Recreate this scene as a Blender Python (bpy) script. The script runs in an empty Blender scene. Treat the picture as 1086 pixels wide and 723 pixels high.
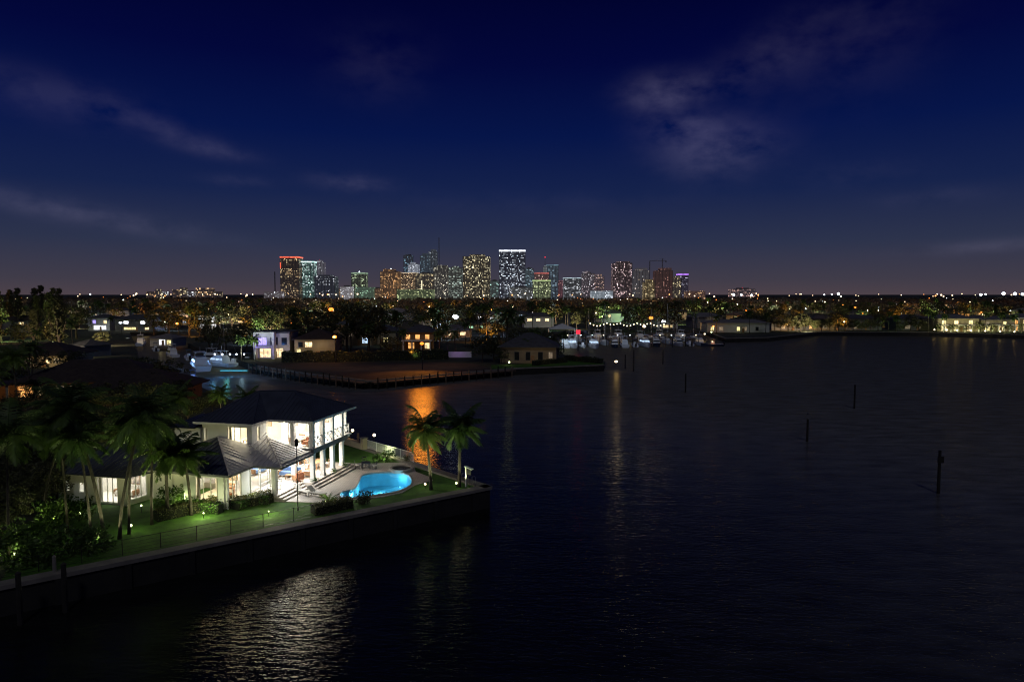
import bpy, math, random
from mathutils import Vector, Matrix, geometry
random.seed(11)
R = math.radians
scene = bpy.context.scene
COL = scene.collection
PI = math.pi

# ------------------------------------------------------------------ camera
CAMZ = 20.0
FPX = 724.0
PITCH = math.atan(49.5 / FPX)
cd = bpy.data.cameras.new("camera"); cam = bpy.data.objects.new("camera", cd); COL.objects.link(cam)
cam.location = (0, 0, CAMZ); cam.rotation_euler = (PI / 2 - PITCH, 0, 0)
cd.sensor_width = 36; cd.lens = 36 * FPX / 1086; cd.clip_end = 60000; cd.clip_start = 0.5
scene.camera = cam

def ray(px, py):
    cx = (px - 543) / FPX; cy = (361.5 - py) / FPX
    cp, sp = math.cos(PITCH), math.sin(PITCH)
    return Vector((cx, cp + cy * sp, -sp + cy * cp))
def G(px, py, z=1.6):                       # a point of the site plan, measured from the photograph
    d = ray(px, py); t = (z - CAMZ) / d.z
    return Vector((d.x * t, d.y * t, z))
def AT(px, Y, z=1.6):
    dep = Y * math.cos(PITCH) - (z - CAMZ) * math.sin(PITCH)
    return Vector(((px - 543) / FPX * dep, Y, z))
def ZAT(py, Y):
    d = ray(543, py); return CAMZ + d.z * Y / d.y
def PXOF(x, Y, z=1.6):
    dep = Y * math.cos(PITCH) - (z - CAMZ) * math.sin(PITCH)
    return 543 + FPX * x / dep

# ------------------------------------------------------------------ helpers
def tag(o, label=None, cat=None, group=None, kind=None):
    if label: o["label"] = label
    if cat: o["category"] = cat
    if group: o["group"] = group
    if kind: o["kind"] = kind
    return o
def empty(name, loc=(0, 0, 0), rz=0, label=None, cat=None, group=None):
    o = bpy.data.objects.new(name, None); COL.objects.link(o)
    o.location = loc; o.rotation_euler = (0, 0, rz); o.empty_display_size = .1
    return tag(o, label, cat, group)
KIDS = {}
def place(name, me, parent=None, loc=None, rz=0, sc=1):
    o = bpy.data.objects.new(name, me); COL.objects.link(o)
    if parent is not None: o.parent = parent; KIDS.setdefault(parent.name, []).append(o)
    if loc is not None: o.location = loc
    o.rotation_euler = (0, 0, rz); o.scale = (sc, sc, sc)
    return o
def copy_tree(o, parent=None):
    c = o.copy(); COL.objects.link(c)
    if parent is not None: c.parent = parent; KIDS.setdefault(parent.name, []).append(c)
    for ch in list(KIDS.get(o.name, [])): copy_tree(ch, c)
    return c

class MB:
    def __init__(s): s.v = []; s.f = []; s.m = []
    def face(s, pts, m=0):
        n = len(s.v); s.v += [tuple(p) for p in pts]; s.f.append(tuple(range(n, n + len(pts)))); s.m.append(m)
    def box(s, x0, x1, y0, y1, z0, z1, m=0, rz=0, c=None):
        P = [(x0, y0, z0), (x1, y0, z0), (x1, y1, z0), (x0, y1, z0), (x0, y0, z1), (x1, y0, z1), (x1, y1, z1), (x0, y1, z1)]
        if c is not None:
            co, si = math.cos(rz), math.sin(rz)
            P = [(c[0] + x * co - y * si, c[1] + x * si + y * co, (c[2] if len(c) > 2 else 0) + z) for x, y, z in P]
        n = len(s.v); s.v += P
        for q in ((0, 3, 2, 1), (4, 5, 6, 7), (0, 1, 5, 4), (1, 2, 6, 5), (2, 3, 7, 6), (3, 0, 4, 7)):
            s.f.append(tuple(n + i for i in q)); s.m.append(m)
    def bar(s, a, b, w, h=None, m=0):
        a = Vector(a); b = Vector(b); h = h or w
        d = (b - a).normalized(); u = Vector((0, 0, 1)) if abs(d.z) < .95 else Vector((0, 1, 0))
        r = d.cross(u).normalized(); u = r.cross(d).normalized()
        P = []
        for p in (a, b):
            for sx, sy in ((-1, -1), (1, -1), (1, 1), (-1, 1)): P.append(tuple(p + r * sx * w / 2 + u * sy * h / 2))
        n = len(s.v); s.v += P
        for q in ((0, 1, 2, 3), (7, 6, 5, 4), (0, 4, 5, 1), (1, 5, 6, 2), (2, 6, 7, 3), (3, 7, 4, 0)):
            s.f.append(tuple(n + i for i in q)); s.m.append(m)
    def tube(s, pts, rad, seg=8, m=0, cap=True):
        n0 = len(s.v); pts = [Vector(p) for p in pts]
        for i, p in enumerate(pts):
            d = (pts[min(i + 1, len(pts) - 1)] - pts[max(i - 1, 0)]).normalized()
            ref = Vector((1, 0, 0)) if abs(d.x) < .9 else Vector((0, 1, 0))
            a = d.cross(ref).normalized(); b = d.cross(a)
            r = rad[i] if isinstance(rad, (list, tuple)) else rad
            for k in range(seg):
                t = 2 * PI * k / seg; s.v.append(tuple(p + a * r * math.cos(t) + b * r * math.sin(t)))
        for i in range(len(pts) - 1):
            for k in range(seg):
                k2 = (k + 1) % seg
                s.f.append((n0 + i * seg + k, n0 + i * seg + k2, n0 + (i + 1) * seg + k2, n0 + (i + 1) * seg + k)); s.m.append(m)
        if cap:
            s.f.append(tuple(n0 + k for k in range(seg))[::-1]); s.m.append(m)
            e = n0 + (len(pts) - 1) * seg; s.f.append(tuple(e + k for k in range(seg))); s.m.append(m)
    def ball(s, c, r, m=0, seg=10, rings=6, sz=1):
        pts = [(c[0], c[1], c[2] - r * sz * math.cos(PI * i / rings)) for i in range(rings + 1)]
        n0 = len(s.v)
        for i in range(rings + 1):
            rr = max(1e-4, r * math.sin(PI * i / rings))
            for k in range(seg):
                t = 2 * PI * k / seg; s.v.append((c[0] + rr * math.cos(t), c[1] + rr * math.sin(t), pts[i][2]))
        for i in range(rings):
            for k in range(seg):
                k2 = (k + 1) % seg
                s.f.append((n0 + i * seg + k, n0 + i * seg + k2, n0 + (i + 1) * seg + k2, n0 + (i + 1) * seg + k)); s.m.append(m)
    def poly(s, loops, z, m=0):             # flat polygon, later loops are holes
        vl = [[Vector((p[0], p[1], 0)) for p in l] for l in loops]
        flat = [p for l in vl for p in l]; n = len(s.v)
        s.v += [(p.x, p.y, z) for p in flat]
        for t in geometry.tessellate_polygon(vl):
            a, b, c = [flat[i] for i in t]
            if (b - a).cross(c - a).z < 0: t = (t[0], t[2], t[1])
            s.f.append(tuple(n + i for i in t)); s.m.append(m)
    def side(s, loop, z0, z1, m=0, closed=True):
        L = len(loop)
        for i in range(L if closed else L - 1):
            a, b = loop[i], loop[(i + 1) % L]
            s.face([(a[0], a[1], z0), (b[0], b[1], z0), (b[0], b[1], z1), (a[0], a[1], z1)], m)
    def slab(s, loop, z0, z1, m=0):
        s.poly([loop], z1, m); s.poly([loop], z0, m); s.side(loop, z0, z1, m)
    def mesh(s, name, mats, smooth=False):
        me = bpy.data.meshes.new(name); me.from_pydata(s.v, [], s.f)
        mats = mats if isinstance(mats, (list, tuple)) else [mats]
        for mt in mats: me.materials.append(mt)
        if len(mats) > 1: me.polygons.foreach_set("material_index", s.m)
        if smooth: me.polygons.foreach_set("use_smooth", [True] * len(s.f))
        me.update(); return me
    def build(s, name, mats, parent=None, smooth=False, loc=None, rz=0):
        return place(name, s.mesh(name, mats, smooth), parent, loc, rz)

# ------------------------------------------------------------------ materials
def nmat(name):
    m = bpy.data.materials.new(name); m.use_nodes = True
    nt = m.node_tree; b = nt.nodes["Principled BSDF"]; return m, nt, b
def mat(name, col, rough=.7, metal=0, var=.25, scale=2.0, bump=0, bscale=None, spec=.5, detail=4, col2=None):
    m, nt, b = nmat(name)
    tc = nt.nodes.new("ShaderNodeTexCoord"); nz = nt.nodes.new("ShaderNodeTexNoise")
    nz.inputs["Scale"].default_value = scale; nz.inputs["Detail"].default_value = detail
    nt.links.new(tc.outputs["Object"], nz.inputs["Vector"])
    rp = nt.nodes.new("ShaderNodeValToRGB"); nt.links.new(nz.outputs["Fac"], rp.inputs["Fac"])
    rp.color_ramp.elements[0].position = .3; rp.color_ramp.elements[1].position = .7
    lo = [c * (1 - var) for c in col]; hi = [min(1, c * (1 + var)) for c in col]
    if col2: hi = list(col2)
    rp.color_ramp.elements[0].color = (*lo, 1); rp.color_ramp.elements[1].color = (*hi, 1)
    nt.links.new(rp.outputs["Color"], b.inputs["Base Color"])
    b.inputs["Roughness"].default_value = rough; b.inputs["Metallic"].default_value = metal
    b.inputs["Specular IOR Level"].default_value = spec
    if bump:
        n2 = nt.nodes.new("ShaderNodeTexNoise"); n2.inputs["Scale"].default_value = bscale or scale * 6
        nt.links.new(tc.outputs["Object"], n2.inputs["Vector"])
        bp = nt.nodes.new("ShaderNodeBump"); bp.inputs["Strength"].default_value = bump; bp.inputs["Distance"].default_value = .05
        nt.links.new(n2.outputs["Fac"], bp.inputs["Height"]); nt.links.new(bp.outputs["Normal"], b.inputs["Normal"])
    return m
def emat(name, col, strength, sample=False, var=0, scale=1.5):
    m, nt, b = nmat(name)
    b.inputs["Base Color"].default_value = (.3, .3, .3, 1)
    b.inputs["Emission Color"].default_value = (*col, 1); b.inputs["Emission Strength"].default_value = strength
    if var:
        tc = nt.nodes.new("ShaderNodeTexCoord"); nz = nt.nodes.new("ShaderNodeTexVoronoi"); nz.inputs["Scale"].default_value = scale
        nt.links.new(tc.outputs["Object"], nz.inputs["Vector"])
        sp = nt.nodes.new("ShaderNodeSeparateColor"); nt.links.new(nz.outputs["Color"], sp.inputs["Color"])
        mp = nt.nodes.new("ShaderNodeMapRange"); nt.links.new(sp.outputs[0], mp.inputs["Value"])
        mp.inputs["To Min"].default_value = strength * (1 - var); mp.inputs["To Max"].default_value = strength * (1 + var)
        nt.links.new(mp.outputs["Result"], b.inputs["Emission Strength"])
    m.cycles.emission_sampling = 'FRONT' if sample else 'NONE'
    return m
def leafmat(name, a, b_, sub=.25):
    m, nt, b = nmat(name)
    tc = nt.nodes.new("ShaderNodeTexCoord"); nz = nt.nodes.new("ShaderNodeTexNoise"); nz.inputs["Scale"].default_value = .8
    nt.links.new(tc.outputs["Object"], nz.inputs["Vector"])
    oi = nt.nodes.new("ShaderNodeObjectInfo")
    ad = nt.nodes.new("ShaderNodeMath"); ad.operation = 'MULTIPLY_ADD'; ad.inputs[1].default_value = .45
    nt.links.new(oi.outputs["Random"], ad.inputs[0]); nt.links.new(nz.outputs["Fac"], ad.inputs[2])
    rp = nt.nodes.new("ShaderNodeValToRGB"); nt.links.new(ad.outputs[0], rp.inputs["Fac"])
    rp.color_ramp.elements[0].position = .4; rp.color_ramp.elements[1].position = .95
    rp.color_ramp.elements[0].color = (*a, 1); rp.color_ramp.elements[1].color = (*b_, 1)
    nt.links.new(rp.outputs["Color"], b.inputs["Base Color"]); b.inputs["Roughness"].default_value = .55
    out = nt.nodes["Material Output"]; tr = nt.nodes.new("ShaderNodeBsdfTranslucent")
    nt.links.new(rp.outputs["Color"], tr.inputs["Color"])
    mx = nt.nodes.new("ShaderNodeMixShader"); mx.inputs[0].default_value = sub
    nt.links.new(b.outputs[0], mx.inputs[1]); nt.links.new(tr.outputs[0], mx.inputs[2]); nt.links.new(mx.outputs[0], out.inputs[0])
    return m
def glassmat(name, tint=(.95, .97, .97)):
    m = bpy.data.materials.new(name); m.use_nodes = True; nt = m.node_tree; nt.nodes.clear()
    out = nt.nodes.new("ShaderNodeOutputMaterial"); tr = nt.nodes.new("ShaderNodeBsdfTransparent"); tr.inputs[0].default_value = (*tint, 1)
    gl = nt.nodes.new("ShaderNodeBsdfGlossy"); gl.inputs["Roughness"].default_value = .03
    fr = nt.nodes.new("ShaderNodeFresnel"); fr.inputs[0].default_value = 1.45
    mx = nt.nodes.new("ShaderNodeMixShader"); nt.links.new(fr.outputs[0], mx.inputs[0])
    nt.links.new(tr.outputs[0], mx.inputs[1]); nt.links.new(gl.outputs[0], mx.inputs[2]); nt.links.new(mx.outputs[0], out.inputs[0])
    return m
def watermat(name):
    m = bpy.data.materials.new(name); m.use_nodes = True; nt = m.node_tree; nt.nodes.clear(); N = nt.nodes.new; K = nt.links.new
    out = N("ShaderNodeOutputMaterial"); df = N("ShaderNodeBsdfDiffuse"); df.inputs[0].default_value = (.012, .013, .014, 1)
    gl = N("ShaderNodeBsdfGlossy"); gl.inputs["Color"].default_value = (.86, .80, .62, 1); gl.inputs["Roughness"].default_value = .15
    fr = N("ShaderNodeFresnel"); fr.inputs[0].default_value = 1.33; mx = N("ShaderNodeMixShader")
    geo = N("ShaderNodeNewGeometry")
    def noise(scale, sc, rot, det):
        mp = N("ShaderNodeMapping"); mp.inputs["Rotation"].default_value = (0, 0, rot); mp.inputs["Scale"].default_value = (*sc, 1)
        K(geo.outputs["Position"], mp.inputs["Vector"]); n = N("ShaderNodeTexNoise"); n.inputs["Scale"].default_value = scale; n.inputs["Detail"].default_value = det
        n.inputs["Roughness"].default_value = .6; K(mp.outputs[0], n.inputs["Vector"]); return n.outputs["Fac"]
    a = noise(1.9, (.55, 1.5), .35, 3); c = noise(.42, (.5, 1.6), .2, 3); d = noise(.018, (.5, 1.6), -.25, 5)
    st = N("ShaderNodeMapRange"); K(d, st.inputs[0]); st.inputs[1].default_value = .35; st.inputs[2].default_value = .65; st.inputs[3].default_value = .35; st.inputs[4].default_value = .85
    b1 = N("ShaderNodeBump"); b1.inputs["Distance"].default_value = .10; b1.inputs["Strength"].default_value = .6; K(c, b1.inputs["Height"])
    b2 = N("ShaderNodeBump"); b2.inputs["Distance"].default_value = .12; K(st.outputs[0], b2.inputs["Strength"]); K(a, b2.inputs["Height"]); K(b1.outputs[0], b2.inputs["Normal"])
    # reflections painted by distance: clear by the villa, dulled and greyed farther out
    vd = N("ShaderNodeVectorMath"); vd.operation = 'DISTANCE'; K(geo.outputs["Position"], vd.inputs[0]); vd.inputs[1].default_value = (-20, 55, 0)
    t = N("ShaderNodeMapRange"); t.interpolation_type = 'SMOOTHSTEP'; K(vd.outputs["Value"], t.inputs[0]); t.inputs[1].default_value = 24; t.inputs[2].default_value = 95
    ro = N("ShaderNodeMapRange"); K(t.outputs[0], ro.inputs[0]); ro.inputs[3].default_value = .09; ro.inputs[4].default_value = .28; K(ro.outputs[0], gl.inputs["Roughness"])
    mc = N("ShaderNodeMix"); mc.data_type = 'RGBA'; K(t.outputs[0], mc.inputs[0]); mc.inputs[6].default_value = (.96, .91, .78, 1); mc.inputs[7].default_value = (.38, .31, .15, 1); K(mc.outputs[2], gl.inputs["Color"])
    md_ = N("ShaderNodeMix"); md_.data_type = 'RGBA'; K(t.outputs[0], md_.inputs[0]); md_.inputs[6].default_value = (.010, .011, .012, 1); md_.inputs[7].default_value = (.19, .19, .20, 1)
    rf = N("ShaderNodeMapRange"); K(c, rf.inputs[0]); rf.inputs[1].default_value = .3; rf.inputs[2].default_value = .7; rf.inputs[3].default_value = .55; rf.inputs[4].default_value = 1.4  # ripple light and dark put into the diffuse colour
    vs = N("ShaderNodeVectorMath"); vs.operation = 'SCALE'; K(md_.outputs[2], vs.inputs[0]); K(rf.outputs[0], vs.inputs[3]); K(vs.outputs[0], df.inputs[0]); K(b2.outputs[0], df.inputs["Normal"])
    for n in (gl, fr): K(b2.outputs[0], n.inputs["Normal"])
    K(fr.outputs[0], mx.inputs[0]); K(df.outputs[0], mx.inputs[1]); K(gl.outputs[0], mx.inputs[2]); K(mx.outputs[0], out.inputs[0])
    return m
def towermat(name, base, win, dens, cw, ch, seed, strength, win2=None, rows=0.0):
    m, nt, b = nmat(name); N = nt.nodes.new; K = nt.links.new
    tc = N("ShaderNodeTexCoord"); sx = N("ShaderNodeSeparateXYZ"); K(tc.outputs["Object"], sx.inputs[0])
    def M(op, a, c=None):
        n = N("ShaderNodeMath"); n.operation = op
        for i, q in enumerate((a, c)):
            if q is None: continue
            if isinstance(q, (int, float)): n.inputs[i].default_value = q
            else: K(q, n.inputs[i])
        return n.outputs[0]
    u = M('DIVIDE', M('ADD', sx.outputs[0], sx.outputs[1]), cw); v = M('DIVIDE', sx.outputs[2], ch)
    fu, fv = M('FLOOR', u), M('FLOOR', v)
    cb = N("ShaderNodeCombineXYZ"); K(fu, cb.inputs[0]); K(fv, cb.inputs[1]); cb.inputs[2].default_value = seed
    wn = N("ShaderNodeTexWhiteNoise"); wn.noise_dimensions = '3D'; K(cb.outputs[0], wn.inputs["Vector"])
    rn = N("ShaderNodeTexWhiteNoise"); rn.noise_dimensions = '1D'; K(M('ADD', fv, seed * 3.1), rn.inputs["W"])
    thr = M('MULTIPLY_ADD', M('GREATER_THAN', rn.outputs["Value"], .72), rows); thr.node.inputs[2].default_value = dens
    lit = M('LESS_THAN', wn.outputs["Value"], thr)
    mu = M('GREATER_THAN', M('FRACT', u), .22); mv = M('GREATER_THAN', M('FRACT', v), .3)
    sc_ = N("ShaderNodeSeparateColor"); K(wn.outputs["Color"], sc_.inputs[0])
    br = M('ADD', M('MULTIPLY', M('POWER', sc_.outputs[1], 2.6), 1.9), .12)
    n3 = N("ShaderNodeTexNoise"); n3.inputs["Scale"].default_value = .045; n3.inputs["Detail"].default_value = 1; K(tc.outputs["Object"], n3.inputs["Vector"])
    cl_ = N("ShaderNodeMapRange"); K(n3.outputs["Fac"], cl_.inputs[0]); cl_.inputs[1].default_value = .38; cl_.inputs[2].default_value = .62; cl_.inputs[3].default_value = .25; cl_.inputs[4].default_value = 1.2
    br = M('MULTIPLY', br, cl_.outputs[0])
    al = M('MULTIPLY', M('MULTIPLY', lit, M('MULTIPLY', mu, mv)), M('MULTIPLY', br, strength))
    mix = N("ShaderNodeMix"); mix.data_type = 'RGBA'; K(sc_.outputs[2], mix.inputs[0])
    mix.inputs[6].default_value = (*win, 1); mix.inputs[7].default_value = (*(win2 or win), 1)
    sc2 = N("ShaderNodeVectorMath"); sc2.operation = 'SCALE'; K(mix.outputs[2], sc2.inputs[0]); K(al, sc2.inputs[3])
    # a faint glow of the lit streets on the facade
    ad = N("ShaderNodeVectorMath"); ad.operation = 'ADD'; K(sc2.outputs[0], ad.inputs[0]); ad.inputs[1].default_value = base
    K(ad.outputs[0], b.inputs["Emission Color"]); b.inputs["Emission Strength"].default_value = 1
    b.inputs["Base Color"].default_value = (.12, .12, .13, 1); b.inputs["Roughness"].default_value = .4
    m.cycles.emission_sampling = 'NONE'
    return m

M = {}
M['water'] = watermat("night water")
M['ground'] = mat("dark soil and turf", (.035, .04, .022), .95, var=.5, scale=.08, bump=.3, bscale=1)
M['grass'] = mat("lawn grass", (.030, .105, .003), .9, scale=1.1, bump=1, bscale=22, detail=9, col2=(.065, .17, .010))
M['soil'] = mat("bare graded soil", (.046, .034, .026), .95, var=.35, scale=.25, bump=.4, bscale=3)
M['conc'] = mat("weathered concrete", (.20, .18, .155), .85, var=.25, scale=.7, bump=.3, bscale=12)
M['dconc'] = mat("shaded seawall concrete", (.014, .013, .012), .85, var=.5, scale=.6, bump=.5, bscale=5)  # near-black tone puts the wall face's shade into the colour
M['deck'] = mat("travertine paving", (.50, .45, .39), .6, var=.12, scale=1.6, bump=.1, bscale=8)
M['white'] = mat("white painted render", (.76, .76, .72), .6, var=.05, scale=1.2)
M['cream'] = mat("cream render", (.34, .29, .20), .75, var=.15, scale=.6)
M['tan'] = mat("tan render", (.26, .20, .13), .8, var=.18, scale=.6)
M['grey'] = mat("grey render", (.13, .13, .14), .8, var=.15, scale=.6)
M['ochre'] = mat("ochre render", (.30, .18, .08), .8, var=.15, scale=.6)
M['intw'] = mat("interior plaster", (.74, .71, .64), .8, var=.05, scale=2)
M['roof'] = mat("dark standing seam metal", (.080, .090, .120), .45, .3, var=.2, scale=.8)
M['lroof'] = mat("lit lower roof metal", (.56, .53, .51), .5, .05, var=.2, scale=1.2)  # paler tone puts light from the upper windows into the colour
M['tile'] = mat("brown clay tile", (.036, .025, .020), .8, var=.35, scale=1.2, bump=.6, bscale=6)
M['groof'] = mat("grey roof tile", (.07, .07, .08), .8, var=.3, scale=1.0, bump=.5, bscale=5)
M['proof'] = mat("pale roof tile", (.17, .16, .165), .75, var=.2, scale=.8, bump=.4, bscale=5)
M['dark'] = mat("dark painted metal", (.02, .02, .022), .4, .3, var=.2)
M['steel'] = mat("brushed steel", (.45, .45, .46), .35, .8, var=.1)
M['wood'] = mat("weathered timber", (.16, .11, .075), .85, var=.4, scale=2.5, bump=.5, bscale=14)
M['teak'] = mat("teak", (.28, .15, .07), .6, var=.25, scale=4)
M['dwood'] = mat("tarred piling timber", (.02, .017, .014), .85, var=.5, scale=3, bump=.5, bscale=12)
M['bark'] = mat("palm bark", (.055, .046, .034), .9, var=.4, scale=4, bump=.8, bscale=16)
M['tbark'] = mat("tree bark", (.06, .045, .035), .95, var=.4, scale=4, bump=.8, bscale=16)
M['fab'] = mat("pale cushion cloth", (.55, .52, .46), .9, var=.1, scale=6)
M['bfab'] = mat("blue cushion cloth", (.12, .20, .38), .9, var=.2, scale=6)
M['rfab'] = mat("rust cushion cloth", (.42, .16, .08), .9, var=.2, scale=6)
M['hullw'] = mat("white gelcoat", (.72, .74, .76), .25, var=.04, scale=.5)
M['hulld'] = mat("navy gelcoat", (.03, .045, .09), .25, var=.1, scale=.5)
M['canvas'] = mat("boat canvas", (.10, .13, .20), .85, var=.2, scale=2)
M['dglass'] = mat("unlit window glass", (.015, .018, .024), .08, var=.2, scale=.5)
M['poolt'] = mat("pool plaster", (.16, .52, .70), .6, var=.12, scale=1.5, bump=.15, bscale=6)
M['coping'] = mat("pool coping stone", (.30, .27, .24), .7, var=.2, scale=3)
M['leafn'] = leafmat("garden leaf", (.035, .075, .012), (.10, .17, .028))
M['leafd'] = leafmat("dark tree leaf", (.034, .038, .016), (.11, .115, .042), .25)
M['leafp'] = leafmat("palm frond", (.032, .070, .016), (.10, .155, .036), .3)
M['hedge'] = leafmat("clipped hedge leaf", (.030, .085, .010), (.08, .18, .02), .15)
M['core'] = mat("shaded twigs", (.012, .016, .008), .95, var=.4)
M['wwhite'] = mat("white house render", (.40, .40, .40), .75, var=.1, scale=.6)
M['leafw'] = leafmat("far woodland leaf", (.045, .036, .022), (.13, .10, .06), .1)  # browner, brighter leaf tone stands in for the city glow
M['glass'] = glassmat("window glass")
def E(name, col, st, **k):
    if name not in M: M[name] = emat(name, col, st, **k)
    return M[name]
E('warm window', (1, .72, .36), 1.4, var=.6); E('white window', (.95, .97, 1), 1.6, var=.6); E('yellow window', (1, .82, .35), 1.2, var=.6)
E('orange window', (1, .45, .12), 1.0, var=.6); E('cool window', (.55, .75, 1), 1.1, var=.6); E('dim window', (.9, .65, .4), .18, var=.6)
E('violet window', (.45, .35, 1), 1.0, var=.4); E('green window', (.5, 1, .6), .8, var=.5)
E('sodium lamp', (1, .24, .02), 2.6); E('white lamp', (.80, .90, 1), 6); E('warm lamp', (1, .78, .48), 5)
E('red lamp', (1, .02, .05), 1.3); E('garden lamp', (.9, 1, .45), 5); E('blue lamp', (.25, .5, 1), 8); E('festoon bulb', (1, .8, .45), 5)
E('ceiling light', (1, .9, .72), 9); E('far lamp', (1, .72, .42), 4); E('far white lamp', (.8, .9, 1), 9); E('far orange lamp', (1, .35, .1), 4)

def point(loc, P, col=(1, 1, 1), r=.15, parent=None):
    l = bpy.data.lights.new("lamp_light", 'POINT'); l.energy = P; l.color = col; l.shadow_soft_size = r
    o = bpy.data.objects.new("lamp_light", l); COL.objects.link(o); o.location = loc
    if parent is not None: o.parent = parent
    return o
def wash(loc, P, col=(1, 1, 1), r=.15, parent=None, aim=(0, 1, .08), ang=150):  # spot for lamps, and for added fill without any fixture
    l = bpy.data.lights.new("wash_spot", 'SPOT'); l.energy = P; l.color = col; l.shadow_soft_size = r; l.spot_size = R(ang); l.spot_blend = .5
    o = bpy.data.objects.new("wash_spot", l); COL.objects.link(o); o.location = loc; o.rotation_euler = Vector(aim).to_track_quat('-Z', 'Y').to_euler()
    if parent is not None: o.parent = parent
    return o
def area(loc, P, sx, sy, col=(1, .9, .74), parent=None, rot=(0, 0, 0)):
    l = bpy.data.lights.new("ceiling_lamp_light", 'AREA'); l.energy = P; l.color = col; l.shape = 'RECTANGLE'; l.size = sx; l.size_y = sy
    o = bpy.data.objects.new("ceiling_lamp_light", l); COL.objects.link(o); o.location = loc; o.rotation_euler = rot
    if parent is not None: o.parent = parent
    return o
SODIUM = (1, .40, .07); WARM = (1, .76, .45); COOL = (.75, .87, 1); GARDEN = (.85, 1, .42)

# ------------------------------------------------------------------ world: deep blue night sky, faint clouds
w = bpy.data.worlds.new("World"); scene.world = w; w.use_nodes = True; nt = w.node_tree
N = nt.nodes.new; K = nt.links.new
def NM(op, *a):
    n = N("ShaderNodeMath"); n.operation = op
    for i, q in enumerate(a):
        if isinstance(q, (int, float)): n.inputs[i].default_value = q
        else: K(q, n.inputs[i])
    return n.outputs[0]
tc = N("ShaderNodeTexCoord"); sx = N("ShaderNodeSeparateXYZ"); K(tc.outputs["Generated"], sx.inputs[0])
rp = N("ShaderNodeValToRGB"); cr = rp.color_ramp
K(NM('MAXIMUM', sx.outputs[2], 0.0), rp.inputs[0])
stops = [(0, (.072, .053, .066)), (.02, (.051, .045, .066)), (.07, (.0255, .033, .071)), (.14, (.0078, .0165, .070)), (.22, (.0019, .0075, .065)), (.31, (.0008, .0024, .042)), (.40, (.0004, .0010, .026)), (.8, (.0006, .0012, .014))]
cr.elements[0].position, cr.elements[0].color = stops[0][0], (*stops[0][1], 1)
cr.elements[1].position, cr.elements[1].color = stops[-1][0], (*stops[-1][1], 1)
for p, c in stops[1:-1]:
    e = cr.elements.new(p); e.color = (*c, 1)
az = NM('ARCTAN2', sx.outputs[0], sx.outputs[1]); el = NM('ARCSINE', sx.outputs[2])
def angle(px, py):
    d = ray(px, py).normalized(); return math.atan2(d.x, d.y), math.asin(d.z)
cv = N("ShaderNodeCombineXYZ"); K(NM('MULTIPLY', az, 9.0), cv.inputs[0]); K(NM('MULTIPLY', el, 15.0), cv.inputs[1])
nz = N("ShaderNodeTexNoise"); nz.inputs["Scale"].default_value = 1.6; nz.inputs["Detail"].default_value = 7; nz.inputs["Roughness"].default_value = .55
K(cv.outputs[0], nz.inputs["Vector"])
nf = N("ShaderNodeMapRange"); K(nz.outputs["Fac"], nf.inputs[0]); nf.inputs[1].default_value = .33; nf.inputs[2].default_value = .62
tot = None
for (px, py, wx, wy, tilt, amp) in [(45, 100, 85, 18, -.10, .4), (160, 132, 50, 10, -.28, .4), (225, 158, 38, 8, -.15, .6), (75, 224, 100, 10, -.16, .85),
        (374, 194, 36, 8, -.05, .8), (400, 70, 50, 32, 0, .2), (698, 100, 34, 17, 0, 1.0), (730, 95, 40, 14, .1, .5), (758, 158, 50, 24, 0, 1.2), (720, 135, 36, 14, 0, .7), (815, 62, 50, 26, .3, .4), (915, 40, 60, 50, .2, .22),
        (1040, 262, 60, 6, .05, .55), (990, 210, 40, 8, 0, .3), (250, 192, 30, 6, 0, .4), (905, 185, 50, 12, 0, .2), (560, 215, 160, 12, 0, .12)]:
    a0, e0 = angle(px, py); sa = wx / FPX; se = wy / FPX
    da = NM('SUBTRACT', az, a0); de = NM('SUBTRACT', el, e0)
    de = NM('SUBTRACT', de, NM('MULTIPLY', da, tilt))
    q = NM('ADD', NM('POWER', NM('ABSOLUTE', NM('DIVIDE', da, sa)), 2.0), NM('POWER', NM('ABSOLUTE', NM('DIVIDE', de, se)), 2.0))
    g = NM('MULTIPLY', NM('EXPONENT', NM('MULTIPLY', q, -1.1)), amp)
    tot = g if tot is None else NM('ADD', tot, g)
cl = NM('MULTIPLY', tot, nf.outputs[0])
mx = N("ShaderNodeVectorMath"); mx.operation = 'SCALE'; mx.inputs[0].default_value = (.036, .032, .048); K(cl, mx.inputs[3])
# ambient scale: the clouds and the city glow
ad = N("ShaderNodeVectorMath"); ad.operation = 'ADD'; K(rp.outputs[0], ad.inputs[0]); K(mx.outputs[0], ad.inputs[1])
K(ad.outputs[0], nt.nodes["Background"].inputs[0]); nt.nodes["Background"].inputs[1].default_value = 1.0

sl = bpy.data.lights.new("fill_sun", 'SUN'); sl.energy = .22; sl.angle = R(6); sl.color = (.93, .95, 1)  # added dim sun lifts the ambient light on trees and roofs
so = bpy.data.objects.new("fill_sun", sl); COL.objects.link(so); so.rotation_euler = (R(38), R(-14), R(20))

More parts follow.
